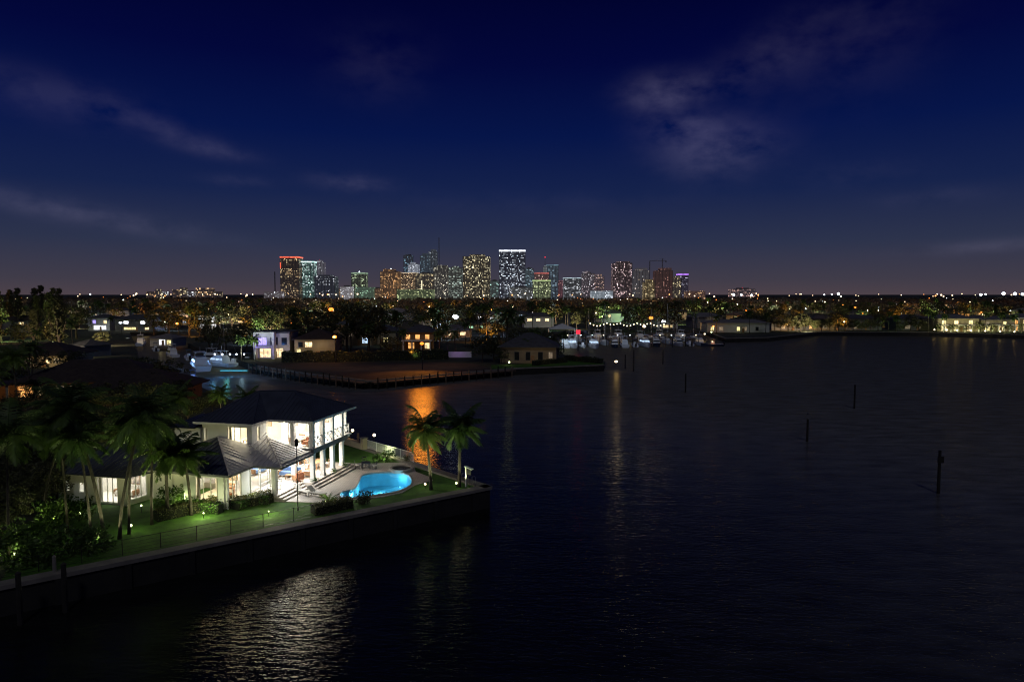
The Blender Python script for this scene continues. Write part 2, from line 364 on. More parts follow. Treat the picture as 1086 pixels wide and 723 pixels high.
# ------------------------------------------------------------------ foliage kit
def frond(mb, base, az_, el_, L, pairs, leaf, droop, wid, m=0, rach=True, blow=0):
    p = Vector(base); d_az = Vector((math.cos(az_), math.sin(az_), 0)); e = el_; n = 10; pts = [p.copy()]; dirs = []
    for i in range(n):
        d = d_az * math.cos(e) + Vector((0, 0, math.sin(e))) + Vector((blow * i / n, 0, 0)); d.normalize()
        dirs.append(d); p = p + d * (L / n); pts.append(p.copy()); e -= droop / n * (.6 + i / n)
    if rach: mb.tube(pts, [.035 * (1 - i / (n + 1)) + .008 for i in range(n + 1)], 4, m, cap=False)
    for k in range(pairs):
        t = .12 + .88 * k / pairs; i = min(n - 1, int(t * n)); f = t * n - i
        q = pts[i].lerp(pts[i + 1], f); d = dirs[i]
        sd = d.cross(Vector((0, 0, 1)));
        if sd.length < .05: sd = Vector((-math.sin(az_), math.cos(az_), 0))
        sd.normalize(); up = sd.cross(d)
        ll = leaf * (math.sin(PI * min(1, .18 + t * .86)) ** .7) * random.uniform(.85, 1.1)
        for s in (-1, 1):
            o = (sd * s * .8 + d * .55 - Vector((0, 0, 1)) * random.uniform(.25, .75)).normalized()
            a = q + d * wid; b = q - d * wid; tip = q + o * ll; mid = q + (o + Vector((0, 0, .12))).normalized() * ll * .55
            mb.face([b, a, mid + d * wid * .9, mid - d * wid * .9], m); mb.face([mid - d * wid * .9, mid + d * wid * .9, tip], m)
def palm_meshes(H, lean, nfr, L, pairs, leaf, wid, seed, blow=0, tr=.16, droop=1.9):
    random.seed(seed)
    t = MB(); n = 9
    pts = [Vector((lean * (i / n) ** 1.6 * H, 0, H * i / n)) for i in range(n + 1)]
    t.tube(pts, [tr * (1.35 if i == 0 else 1.0 - .35 * i / n) for i in range(n + 1)], 8)
    top = pts[-1]; c = MB()
    c.tube([top + Vector((0, 0, -.5)), top, top + Vector((0, 0, .7))], [tr * .7, tr * 1.0, .04], 7, 0)
    for k in range(nfr):
        u = (k + .5) / nfr; el_ = R(82) - R(122) * u ** .9; azk = k * 2.39996 + random.uniform(-.2, .2)
        frond(c, top + Vector((0, 0, .1)), azk, el_, L * random.uniform(.85, 1.1) * (1 - .15 * u), pairs, leaf * (1 - .2 * u), droop * random.uniform(.8, 1.15) * (1.1 - .3 * u), wid, 0, blow=blow)
    return t.mesh("trunk", M['bark'], True), c.mesh("crown", M['leafp'])
def leaf_cloud(mb, c, r, n, s, flat=.75, m=0):
    for _ in range(n):
        while True:
            d = Vector((random.uniform(-1, 1), random.uniform(-1, 1), random.uniform(-1, 1)))
            if .1 < d.length < 1: break
        d = d.normalized() * (random.random() ** .35)
        p = Vector(c) + Vector((d.x * r, d.y * r, d.z * r * flat))
        a = Vector((random.gauss(0, 1), random.gauss(0, 1), random.gauss(0, .7))).normalized()
        b = a.cross(Vector((random.gauss(0, 1), random.gauss(0, 1), random.gauss(0, 1)))).normalized()
        ss = s * random.uniform(.6, 1.3)
        mb.face([p - a * ss, p + b * ss * .45, p + a * ss, p - b * ss * .45], m)
def tree_mesh(H, W, clumps, per, leaf, seed, joined=True, spire=False):
    random.seed(seed); t = MB(); c = MB()
    th = H * .38
    t.tube([(0, 0, 0), (.1, .05, th * .5), (.0, .1, th), (.1, 0, H * .7)], [H * .035, H * .026, H * .02, H * .008], 7)
    for k in range(5):
        a = k * 1.3 + .4; rr = W * .33
        t.tube([(0, .05, th * (.8 + .05 * k)), (rr * .5 * math.cos(a), rr * .5 * math.sin(a), th * 1.15), (rr * math.cos(a), rr * math.sin(a), H * .68)], [H * .016, H * .01, H * .004], 5)
    for k in range(clumps):
        a = random.uniform(0, 2 * PI); q = random.random() ** .5
        if spire:
            z = H * random.uniform(.2, 1.0); rr = W * .5 * (1.08 - z / H) * q
        else:
            z = H * (.36 + .60 * random.random()); lim = math.sqrt(max(.05, 1 - ((z / H - .62) / .42) ** 2)); rr = W * .46 * lim * q
        leaf_cloud(c, (rr * math.cos(a), rr * math.sin(a), z), W * random.uniform(.09, .16), per, leaf)
    if joined:
        n = len(t.v); t.v += c.v; t.f += [tuple(i + n for i in f) for f in c.f]; t.m += [1] * len(c.f)
        return t.mesh("leafy_tree", [M['tbark'], M['leafd']])
    return t.mesh("trunk", M['tbark'], True), c.mesh("crown", M['leafd'])
def shrub_mesh(W, H, n, leaf, seed, mt=None, blades=False):
    random.seed(seed); b = MB()
    if blades:
        for k in range(n):
            frond(b, (0, 0, .1), k * 2.4, R(random.uniform(25, 85)), H * random.uniform(.8, 1.2), 10, H * .28, 1.5, .02)
    else:
        for k in range(7):
            a = k * .9; b.tube([(0, 0, 0), (.3 * W * math.cos(a), .3 * W * math.sin(a), H * .7)], [.03, .01], 4)
        for k in range(n):
            a = random.uniform(0, 2 * PI); q = random.random() ** .5; z = H * (.1 + .8 * random.random())
            leaf_cloud(b, (W * .4 * q * math.cos(a), W * .4 * q * math.sin(a), z), W * .16, 22, leaf)
    return b.mesh("shrub", mt or M['leafn'])
def hedge(pts, w_, h, z, label, dens=90, mt='hedge', leaf=.085, cat="hedge", group=None, name="hedge"):
    b = MB(); pts = [Vector((p[0], p[1], 0)) for p in pts]
    for i in range(len(pts) - 1):
        a, c = pts[i], pts[i + 1]; d = (c - a); L = d.length; d.normalize(); s = Vector((-d.y, d.x, 0))
        b.box(-.0, L, -w_ / 2 + .06, w_ / 2 - .06, 0, h - .07, 1, math.atan2(d.y, d.x), (a.x, a.y, z))
        for _ in range(int(L * dens * (w_ + 2 * h) / 2.4)):
            t = random.uniform(0, L); r = random.random() * (w_ + 2 * h)
            if r < h: o, zz = -w_ / 2, r
            elif r < h + w_: o, zz = r - h - w_ / 2, h
            else: o, zz = w_ / 2, r - h - w_
            p = a + d * t + s * (o + random.gauss(0, .05)); p.z = z + zz + random.gauss(0, .05) + .12 * h * math.sin(t * 1.1) * (zz / h)
            u = Vector((random.gauss(0, 1), random.gauss(0, 1), random.gauss(0, 1))).normalized(); v = u.cross(Vector((random.gauss(0, 1), random.gauss(0, 1), .3))).normalized()
            b.face([p - u * leaf, p + v * leaf * .6, p + u * leaf, p - v * leaf * .6], 0)
    o = b.build(name, [M[mt], M['core']]); return tag(o, label, cat, group)

# ------------------------------------------------------------------ the land and the water
Zg = 1.6
fs0 = G(518, 517, 1.85); fsd = (G(0, 622, 1.85) - fs0).normalized()
corner = Vector((fs0.x, fs0.y)); left_far = corner + Vector((fsd.x, fsd.y)) * 190
back_e = G(352, 464, 1.85)
SH = [tuple(left_far), tuple(corner), (back_e.x, back_e.y), (-31, 97), (-44, 112), (-62, 135), (-88, 165), (-113, 205), (-150, 270), (-185, 330), (-171, 336),
      (-112, 240), tuple(G(273, 388)[:2]), tuple(G(330, 397)[:2]), tuple(G(392, 404)[:2]), tuple(G(541, 391)[:2]), tuple(G(640, 387)[:2]), tuple(G(642, 383)[:2]),
      tuple(G(604, 379)[:2]), tuple(G(583, 367)[:2]), tuple(G(588, 354)[:2]), tuple(G(640, 349)[:2]), tuple(G(745, 350)[:2]), tuple(G(770, 359)[:2]), tuple(G(815, 358)[:2]), tuple(G(866, 352.5)[:2]),
      tuple(G(985, 352.8)[:2]), tuple(G(1086, 355.5)[:2]), tuple(G(1300, 360)[:2]), (900, 300), (26000, 250)]
LAND = SH + [(26000, 26000), (-26000, 26000), (-26000, left_far.y)]
def inland(x, y):
    c = False; n = len(LAND)
    for i in range(n):
        x1, y1 = LAND[i]; x2, y2 = LAND[(i + 1) % n]
        if (y1 > y) != (y2 > y) and x < (x2 - x1) * (y - y1) / (y2 - y1) + x1: c = not c
    return c
def shore_dist(x, y):
    p = Vector((x, y)); best = 1e9
    for i in range(len(SH) - 1):
        a, b = Vector(SH[i]), Vector(SH[i + 1]); ab = b - a
        t = max(0, min(1, (p - a).dot(ab) / ab.length_squared)); best = min(best, (p - a - ab * t).length)
    return best
def pooly(cx, cy, pts, n=44):               # smooth closed outline through points
    P = [Vector(p) for p in pts]; out = []; L = len(P); per = n // L
    for i in range(L):
        p0, p1, p2, p3 = P[(i - 1) % L], P[i], P[(i + 1) % L], P[(i + 2) % L]
        for k in range(per):
            t = k / per
            q = .5 * ((2 * p1) + (p2 - p0) * t + (2 * p0 - 5 * p1 + 4 * p2 - p3) * t * t + (3 * p1 - p0 - 3 * p2 + p3) * t ** 3)
            out.append((q.x, q.y))
    return out
POOL = pooly(0, 0, [G(*p, 1.86)[:2] for p in ((363, 528), (381, 527), (405, 524), (424, 520), (436, 513), (433, 504), (418, 501), (400, 501.5), (385, 504), (381, 511), (376, 518), (362, 522))], 60)
g = MB(); g.poly([LAND, POOL], Zg, 0); g.side(LAND, -3, Zg, 1)
tag(g.build("ground", [M['ground'], M['dconc']]), "flat dark land reaching from the shores to the horizon", kind="structure")
wtr = MB(); wtr.face([(-26000, -400, 0), (26000, -400, 0), (26000, 26000, 0), (-26000, 26000, 0)])
tag(wtr.build("water", M['water']), "dark rippled waterway under the night sky", kind="structure")

# property: lawn sheet, patio, pool
ZL = 1.80
lawn_loop = [SH[1], SH[2], SH[3], (-44, 90), (-42, 62), (corner.x + fsd.x * 37, corner.y + fsd.y * 37)]
lw = MB(); lw.poly([lawn_loop, POOL], ZL); lw.side(lawn_loop, Zg, ZL)
tag(lw.build("lawn", M['grass']), "garden lawn around the white waterfront villa", kind="structure")
def gp(l, z=1.85): return [tuple(G(x, y, z)[:2]) for x, y in l]
patio = gp([(276, 533), (300, 533), (345, 533.5), (361, 529)]) 
patio_loop = gp([(284, 531), (345, 533), (366, 530), (381, 529), (406, 526.5), (427, 522), (440, 514), (459, 509), (457, 506), (441, 500), (439, 494), (430, 490), (395, 491), (362, 491), (345, 493), (318, 505), (300, 512)])
pt = MB(); pt.poly([patio_loop, POOL], ZL + .06); pt.side(patio_loop, ZL, ZL + .06)
# paving joints as real shallow strips
M['patio'] = mat("pale stone patio", (.50, .45, .39), .55, var=.14, scale=1.2, bump=.15, bscale=10)
nt_ = M['patio'].node_tree; bb = nt_.nodes["Principled BSDF"]
br = nt_.nodes.new("ShaderNodeTexBrick"); br.inputs["Scale"].default_value = 1.1; br.inputs["Mortar Size"].default_value = .012
br.inputs["Color1"].default_value = (.52, .47, .41, 1); br.inputs["Color2"].default_value = (.44, .40, .35, 1); br.inputs["Mortar"].default_value = (.2, .18, .16, 1)
gg = nt_.nodes.new("ShaderNodeNewGeometry"); nt_.links.new(gg.outputs["Position"], br.inputs["Vector"]); nt_.links.new(br.outputs["Color"], bb.inputs["Base Color"])
tag(pt.build("patio", M['patio']), "pale stone paving between the villa and the pool", kind="structure")

pool = empty("swimming_pool", (*G(402, 512, 1.86)[:2], 0), 0, "freeform swimming pool glowing turquoise in the patio", "swimming pool")
pl = pool.location
loc_ = lambda l: [(x - pl.x, y - pl.y) for x, y in l]
b = MB(); PL = loc_(POOL); b.poly([PL], .55); b.side(PL, .55, 1.80); b.build("basin", M['poolt'], pool)
cpo = [(x * 1.055, y * 1.07) for x, y in PL]
b = MB(); b.poly([cpo, PL], 1.93); b.side(cpo, ZL + .02, 1.93); b.side(PL, 1.79, 1.93); b.build("coping", M['coping'], pool)
m = glassmat("pool water", (.42, .86, .97)); nt_ = m.node_tree
gl = [n for n in nt_.nodes if n.type == 'BSDF_GLOSSY'][0]; gl.inputs["Roughness"].default_value = .06
nz_ = nt_.nodes.new("ShaderNodeTexNoise"); nz_.inputs["Scale"].default_value = 3; bp_ = nt_.nodes.new("ShaderNodeBump"); bp_.inputs["Strength"].default_value = .3; bp_.inputs["Distance"].default_value = .05
nt_.links.new(nz_.outputs["Fac"], bp_.inputs["Height"]); nt_.links.new(bp_.outputs[0], gl.inputs["Normal"])
b = MB(); b.poly([PL], 1.78); b.build("pool_water", m, pool)
for (px, py, P) in ((373, 523, 420), (404, 513, 70), (424, 507, 45), (390, 518, 90)):
    q = G(px, py, 1.5); b = MB(); b.ball((q.x - pl.x, q.y - pl.y, .62), .07, sz=.5); b.build("underwater_lamp", E('pool lamp', (.7, .95, 1), 3), pool)
    point((q.x, q.y, 1.4), P, (.62, .90, 1), .1)
# spa
sp_c = G(426, 498, 1.9); spa = empty("spa_tub", (sp_c.x, sp_c.y, 0), 0, "small round stone spa tub at the far end of the pool", "spa")
b = MB(); ring = [(1.25 * math.cos(t * PI / 12), 1.25 * math.sin(t * PI / 12)) for t in range(24)]; r2 = [(x * .8, y * .8) for x, y in ring]
b.poly([ring, r2], 2.15); b.side(ring, 1.8, 2.15); b.side(r2, 1.9, 2.15); b.build("rim", M['coping'], spa)
b = MB(); b.poly([r2], 2.05); b.build("spa_water", M['water'], spa)

# ------------------------------------------------------------------ seawalls, docks, railings
def seawall(pts, z1, capw, label, name="seawall", cap='conc', face='dconc', group=None, panels=0):
    root = empty(name, (pts[0][0], pts[0][1], 0), 0, label, "seawall", group); a0 = Vector(pts[0])
    w_ = MB(); c = MB()
    for i in range(len(pts) - 1):
        a, b_ = Vector(pts[i]) - a0, Vector(pts[i + 1]) - a0; d = b_ - a; L = d.length; an = math.atan2(d.y, d.x)
        w_.box(0, L, -.18, .2, -2.5, z1 - .28, 0, an, (a.x, a.y, 0)); c.box(-.2, L + .2, -.32, capw, z1 - .28 + .003 * i, z1 + .003 * i, 0, an, (a.x, a.y, 0))
        if panels:
            k = 0
            while k < L - 1:
                w_.box(k, k + .35, -.34, -.15, -2.5, z1 - .29, 0, an, (a.x, a.y, 0)); k += panels
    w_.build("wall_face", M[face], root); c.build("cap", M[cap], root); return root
# direction: water must be at local -y, so walk with water on the right
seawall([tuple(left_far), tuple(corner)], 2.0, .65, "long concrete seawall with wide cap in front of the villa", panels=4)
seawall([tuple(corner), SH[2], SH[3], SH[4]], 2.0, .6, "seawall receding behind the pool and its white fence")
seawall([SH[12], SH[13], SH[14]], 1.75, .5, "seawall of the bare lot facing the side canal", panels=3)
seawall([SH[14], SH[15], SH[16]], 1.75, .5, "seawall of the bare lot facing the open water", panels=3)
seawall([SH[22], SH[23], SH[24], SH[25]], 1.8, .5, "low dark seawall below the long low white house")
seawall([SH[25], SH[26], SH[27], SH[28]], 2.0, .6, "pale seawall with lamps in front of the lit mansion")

def dock(pts, off, w_, label, npil, name="dock", ht=1.5, dl=None):
    root = empty(name, (pts[0][0], pts[0][1], 0), 0, label, "dock"); a0 = Vector(pts[0]); d_ = MB(); tot = 0
    seg = []
    for i in range(len(pts) - 1):
        a, b_ = Vector(pts[i]) - a0, Vector(pts[i + 1]) - a0; d = b_ - a; an = math.atan2(d.y, d.x); L = d.length
        x = 0
        while x < L - .1:
            d_.box(x, x + .9, -off - w_, -off, ht - .12 + .004 * (i % 2), ht + .004 * (i % 2), 0, an, (a.x, a.y, 0)); x += .93
        for o in (-off - .3, -off - w_ + .3): d_.box(0, L, o - .08, o + .08, ht - .4, ht - .13, 0, an, (a.x, a.y, 0))
        seg.append((a, d.normalized(), L)); tot += L
    d_.build("decking", M['wood'], root)
    for k in range(npil):
        s = tot * (k + .3) / npil
        for a, d, L in seg:
            if s <= L: break
            s -= L
        n = Vector((d.y, -d.x)); q = a + d * s + n * (off + w_ + .18)
        b = MB(); b.tube([(0, 0, -2.5), (0, 0, ht + random.uniform(.7, 1.3))], [.17, .14], 7); b.tube([(0, 0, ht + .3), (0, 0, ht + .45)], .2, 7)
        b.build("piling", M['dwood' if k % 3 else 'wood'], root, loc=(q.x, q.y, 0))
    return root
dock([SH[12], SH[13], SH[14], SH[15]], .5, 1.9, "long timber dock with pilings along the bare lot", 40)
# small dock with two lamps behind the villa lawn
dk = SH[2]; nrm = Vector((fsd.x, fsd.y)); dr = (Vector(SH[2]) - Vector(SH[1])).normalized(); nv = Vector((dr.y, -dr.x))
pa = Vector(SH[2]) - dr * 3; pb = Vector(SH[2]) + dr * 8
dock([tuple(pa), tuple(pb)], .6, 1.6, "short timber dock with lamps behind the villa lawn", 5, ht=1.6)

def railing(pts, z, h, gap, label, name="railing", mt='white', thick=.05, balus=.14, cat="railing"):
    root = empty(name, (pts[0][0], pts[0][1], z), 0, label, cat); a0 = Vector(pts[0])
    r = MB(); bl = MB()
    for i in range(len(pts) - 1):
        a, b_ = Vector(pts[i]) - a0, Vector(pts[i + 1]) - a0; d = b_ - a; L = d.length; n = max(1, round(L / gap))
        r.bar((a.x, a.y, h), (b_.x, b_.y, h), thick, thick * .8); r.bar((a.x, a.y, .12), (b_.x, b_.y, .12), thick * .8, thick * .6)
        for k in range(n + 1):
            p = a + d * k / n; q = MB(); q.box(-thick * .6, thick * .6, -thick * .6, thick * .6, 0, h + .05); q.build("post", M[mt], root, loc=(p.x, p.y, 0))
        x = balus
        while balus and x < L:
            p = a + d * x / L; bl.bar((p.x, p.y, .12), (p.x, p.y, h), .022); x += balus
    r.build("rail", M[mt], root)
    if balus: bl.build("balusters", M[mt], root)
    return root
off = lambda p, d: (p[0] + d[0], p[1] + d[1])
inn = Vector((-nv.x, -nv.y)) * .45
f0 = Vector(G(388, 475, 2.0)[:2]); f1 = Vector(G(439, 490, 2.0)[:2])
railing([tuple(f0 + inn * .2), tuple(f1 + inn * .2)], 2.0, 1.05, 2.2, "white baluster fence on the seawall behind the lawn", "fence", cat="fence")
for nm, (px, py), lb in (("gate_pillar", (386, 476), "stone gate pillar where the white fence begins"), ("gate_pillar", (362, 468), "stone gate pillar beside the villa colonnade, on the seawall")):
    q = G(px, py, 2.0); rt = empty(nm, (q.x, q.y, 2.0), R(45), lb, "pillar"); b = MB(); b.box(-.28, .28, -.28, .28, 0, 1.25); b.build("shaft", M['cream'], rt)
    b = MB(); b.box(-.36, .36, -.36, .36, 1.25, 1.36); b.build("cap", M['conc'], rt)
wp = [Vector(G(363, 470, 2.0)[:2]), Vector(G(386, 477, 2.0)[:2])]
b = MB(); dd = wp[1] - wp[0]; b.box(.4, dd.length - .4, -.12, .12, 2.0, 2.65, 0, math.atan2(dd.y, dd.x), (wp[0].x, wp[0].y, 0))
tag(b.build("garden_wall", M['cream']), "low cream wall between the two stone gate pillars", "wall")
# wire railing on the front seawall
fr = [corner + Vector((fsd.x, fsd.y)) * s + Vector((-fsd.y, fsd.x)) * -1.6 for s in (25, 13)]
tst = Vector((-fsd.y, fsd.x)); s_in = -1 if inland(corner.x + fsd.x * 20 + tst.x * -1.5, corner.y + fsd.y * 20 + tst.y * -1.5) else 1
frp = [corner + Vector((fsd.x, fsd.y)) * s + tst * s_in * 1.5 for s in (15.5, 42)]
rl = railing([tuple(p) for p in frp], ZL, 1.1, 2.4, "thin dark wire railing along the lawn above the front seawall", "railing", 'dark', .035, 0)
b = MB()
for h in (.35, .58, .82):
    d = frp[1] - frp[0]; b.bar((0, 0, h), (d.x, d.y, h), .012)
b.build("wires", M['dark'], rl)

# ------------------------------------------------------------------ the villa (local frame u,v; heights absolute)
VO = Vector((-19.0, 64.1, 0)); VA = R(-13)
VM = Matrix.Translation(VO) @ Matrix.Rotation(VA, 4, 'Z')
def V(u, v, z=0): return VM @ Vector((u, v, z))
villa = empty("waterfront_villa", VO, VA, "white two-storey waterfront villa with dark hipped metal roof, every room lit", "house")
F1, C1, F2, C2 = 2.30, 5.0, 5.38, 8.0
def wall(mb, a, b, z0, z1, th, ops=(), m=0):
    a, b = Vector(a), Vector(b); d = b - a; L = d.length; an = math.atan2(d.y, d.x); s = 0
    def bx(s0, s1, za, zb):
        if s1 - s0 > .005 and zb - za > .005: mb.box(s0, s1, 0, th, za, zb, m, an, (a.x, a.y, 0))
    for (o0, o1, oz0, oz1) in sorted(ops):
        bx(s, o0, z0, z1); bx(o0, o1, z0, oz0); bx(o0, o1, oz1, z1); s = o1
    bx(s, L, z0, z1)
def window(parent, a, b, s0, s1, z0, z1, n, th=.16, bar=.055, mt='white', rows=1, name="window", pane='glass'):
    a, b = Vector(a), Vector(b); d = (b - a).normalized(); an = math.atan2(d.y, d.x); fr_ = MB(); o = (a.x, a.y, 0)
    y0, y1 = th * .3, th * .3 + .07
    fr_.box(s0, s1, y0, y1, z0, z0 + bar, 0, an, o); fr_.box(s0, s1, y0, y1, z1 - bar, z1, 0, an, o)
    for k in range(n + 1):
        x = s0 + (s1 - s0 - bar) * k / n; fr_.box(x, x + bar, y0 + .003, y1 - .003, z0 + bar, z1 - bar, 0, an, o)
    for k in range(1, rows):
        z = z0 + (z1 - z0) * k / rows; fr_.box(s0 + bar, s1 - bar, y0 + .01, y1 - .01, z - .02, z + .02, 0, an, o)
    w_ = fr_.build(name, M[mt], parent)
    g_ = MB(); x0, x1 = s0 + bar, s1 - bar; yy = (y0 + y1) / 2
    co, si = math.cos(an), math.sin(an); P = lambda x, z: (a.x + x * co - yy * si, a.y + x * si + yy * co, z)
    g_.face([P(x0, z0 + bar), P(x1, z0 + bar), P(x1, z1 - bar), P(x0, z1 - bar)])
    g_.build("pane", M[pane], w_)
    return w_
# platform and steps
def outline(e):    # platform outline grown by e to the east and south
    return [(-3.2, -5.3), (-.5 + e, -5.3), (-.5 + e, -.9 - e * .4), (.45 + e, -.9 - e * .4), (.45 + e, 7.0 + e * .3), (-4.2, 7.0 + e * .3)]
b = MB(); b.slab(outline(0), 1.70, F1); b.box(-10.0, -4.0, -3.0, 7.8, 1.7, F1 - .002); b.box(-7.4, -3.5, -8.5, -3.001, 1.7, F1 - .004); b.build("platform", M['deck'], villa)
for k, e in enumerate((.38, .76)):
    z = F1 - .15 * (k + 1); b = MB(); b.slab(outline(e), 1.72 - .004 * k, z)
    b.build("step", M['deck'], villa)
# ground floor walls
W = MB()
wall(W, (-7.4, -8.5), (-3.5, -8.5), 1.75, C1, .2, [(1.1, 3.35, 2.55, 4.55)])                # wing front
wall(W, (-3.3, -8.3), (-3.3, -5.0), 1.75, C1, .2, [(.25, 2.0, 2.5, 4.6)])                    # wing side (faces the patio); built inward
wall(W, (-10.0, -7.0), (-7.4, -7.0), 1.75, C1, .2, [])                                      # recess
wall(W, (-9.8, 7.8), (-9.8, -7.0), 1.75, C1, .2, [])
wall(W, (-4.2, 7.9), (-9.9, 7.9), 1.75, C1, .2, [])
wall(W, (-7.4, -7.0), (-7.4, -8.3), 1.75, C1, .2, [])
wall(W, (-4.0, 5.9), (-4.0, 7.7), 1.75, C1, .2, [])
W.build("wall", M['white'], villa)
window(villa, (-7.4, -8.5), (-3.5, -8.5), 1.1, 3.35, 2.55, 4.55, 3, .2)
window(villa, (-3.3, -8.3), (-3.3, -5.0), .25, 2.0, 2.5, 4.6, 3, .2)
# sliding glass fronts of the living rooms
for (a, b_, s0, s1, n) in (((-3.3, -5.1), (-1.25, -5.1), .0, 2.0, 2), ((-4.0, -2.6), (-4.0, 5.9), 0, 8.4, 6)):
    window(villa, a, b_, s0, s1, F1 + .01, 4.75, n, .1, .07, name="sliding_door")
b = MB(); b.box(-3.3, -1.1, -5.15, -4.95, 4.76, C1); b.box(-4.05, -3.85, -2.6, 5.9, 4.76, C1); b.build("lintel", M['white'], villa)
# ground floor interior: ceiling, inner walls
b = MB(); b.poly([[(-9.7, -2.9), (-4.1, -2.9), (-4.1, 7.8), (-9.7, 7.8)]], F1 + .012); b.poly([[(-7.3, -8.3), (-3.55, -8.3), (-3.55, -2.9), (-7.3, -2.9)]], F1 + .012); b.build("floor", M['deck'], villa)
b = MB(); b.box(-7.2, -6.4, -4.6, -4.45, F1, C1); b.box(-9.7, -9.6, -2.9, 7.7, F1, C1); b.box(-9.6, -7.4, 2.0, 2.12, F1, C1); b.box(-6.3, -5.2, -4.6, -4.45, F1, C1); b.box(-9.7, -4.1, 7.55, 7.65, F1, C1)
b.build("inner_wall", M['intw'], villa)
b = MB(); b.box(-9.9, .1, -5.2, 7.6, C1, F2 - .13); b.box(-7.3, -3.4, -8.4, -5.21, C1, C1 + .12); b.box(-9.9, -7.31, -6.9, -5.21, C1, C1 + .12); b.build("ceiling", M['intw'], villa)
b = MB(); b.slab([(-4.25, -.35), (.3, -.35), (.3, 7.7), (-10.0, 7.7), (-10.0, -2.9), (-4.25, -2.9)], F2 - .12, F2); b.build("upper_floor", M['white'], villa)
b = MB(); b.box(.3, .36, -.41, 6.6, F2 - .42, F2 + .04); b.box(-2.2, .30, -.41, -.35, F2 - .42, F2 + .04); b.build("fascia", M['grey'], villa)
# columns
for (u, v) in ((0, 0), (0, 1.95), (0, 3.9), (0, 5.9), (-2.0, 0)):
    s = .19
    b = MB(); b.box(-s, s, -s, s, F1, C1); b.box(-s - .05, s + .05, -s - .05, s + .05, F1 + .002, F1 + .22); b.box(-s - .05, s + .05, -s - .05, s + .05, C1 - .2, C1 - .003); b.build("column", M['white'], villa, loc=(u, v, 0))
    b = MB(); b.box(-s, s, -s, s, F2 + .003, C2 - .1); b.box(-s - .05, s + .05, -s - .05, s + .05, C2 - .3, C2 - .103); b.build("column", M['white'], villa, loc=(u, v, 0))
b = MB(); b.box(-.2, .2, -.2, .2, F1 + .003, C1); b.build("column", M['white'], villa, loc=(-1.0, -4.85, 0))
# upper floor walls
W = MB()
wall(W, (-9.8, -2.8), (-4.75, -2.8), F2 + .003, C2, .2, [(2.65, 4.75, 6.0, 7.7), (.12, .55, 5.9, 7.5)])
wall(W, (-4.55, -2.8), (-4.55, -.4), F2 + .003, C2, .2, [(.9, 1.3, 5.9, 7.6)])
wall(W, (-9.8, 7.6), (-9.8, -2.8), F2 + .003, C2, .2, []); wall(W, (-.2, 7.6), (-9.8, 7.6), F2 + .003, C2, .2, [])
W.build("wall", M['white'], villa)
window(villa, (-9.8, -2.8), (-4.75, -2.8), 2.65, 4.75, 6.0, 7.7, 3, .2); window(villa, (-9.8, -2.8), (-4.75, -2.8), .12, .55, 5.9, 7.5, 1, .2); window(villa, (-4.55, -2.8), (-4.55, -.4), .9, 1.3, 5.9, 7.6, 1, .2)
window(villa, (-4.6, -.25), (-2.25, -.25), .02, 2.3, F2 + .01, C2 - .1, 1, .1, .05, name="sliding_door")
window(villa, (-1.75, -.2), (-.25, -.2), 0, 1.5, F2 + .01, F2 + 1.1, 1, .1, .03, name="glass_balustrade")
b = MB(); b.box(-9.5, -9.4, -2.5, 7.4, F2, C2); b.box(-9.3, -4.91, 3.6, 3.72, F2 + .003, C2); b.box(-4.9, -4.78, 2.6, 7.4, F2 + .003, C2); b.box(-4.77, -.5, 7.3, 7.4, F2 + .003, C2); b.build("inner_wall", M['intw'], villa)
b = MB(); b.poly([[(-9.9, -2.9), (-4.65, -2.9), (-4.65, -.4), (.15, -.4), (.15, 7.7), (-9.9, 7.7)]], C2 + .0); b.build("ceiling", M['intw'], villa)
# X-pattern balcony rails between the east columns
def xrail(a, b_):
    r = MB(); a, b_ = Vector(a), Vector(b_); z0, z1 = F2 + .12, F2 + 1.0
    r.bar((*a, z1), (*b_, z1), .07); r.bar((*a, z0), (*b_, z0), .05); n = 2
    for k in range(n):
        p, q = a.lerp(b_, k / n), a.lerp(b_, (k + 1) / n)
        r.bar((*p, z0), (*q, z1), .055); r.bar((*q, z0), (*p, z1), .055); r.bar((*q, z0), (*q, z1), .06)
    r.build("balcony_rail", M['white'], villa)
for v0, v1 in ((.2, 1.75), (2.15, 3.7), (4.1, 5.7), (6.1, 7.5)): xrail((.05, v0), (.05, v1))
# roofs with standing seams
def roof_face(mb, pts, seam=.5, rise=.06, th=.1, m=0):
    P = [Vector(p) for p in pts]; mb.face(P, m); nrm_ = (P[1] - P[0]).cross(P[2] - P[0]).normalized()
    if nrm_.z < 0: nrm_ = -nrm_
    mb.face([p - nrm_ * th for p in P], m)
    e = (P[1] - P[0]); L = e.length; e.normalize(); up = nrm_.cross(e)
    if up.z < 0: up = -up
    x0 = min((p - P[0]).dot(e) for p in P); x1 = max((p - P[0]).dot(e) for p in P)
    x = math.ceil(x0 / seam) * seam
    while seam and x < x1:
        hs = []
        for i in range(len(P)):
            a, b_ = P[i] - P[0], P[(i + 1) % len(P)] - P[0]; ax, bx = a.dot(e), b_.dot(e)
            if (ax - x) * (bx - x) < 0:
                t = (x - ax) / (bx - ax); hs.append((a + (b_ - a) * t).dot(up))
        if len(hs) >= 2 and max(hs) - min(hs) > .15:
            q0 = P[0] + e * x + up * min(hs) + nrm_ * rise / 2; q1 = P[0] + e * x + up * max(hs) + nrm_ * rise / 2
            mb.bar(q0, q1, .045, rise, m)
        x += seam
ER = 8.1
A_, B_, C_, D_, E_, F_ = (.55, -.75, ER), (.55, 8.3, ER), (-10.4, 8.3, ER), (-10.4, -3.3, ER), (-4.15, -3.3, ER), (-4.15, -.75, ER)
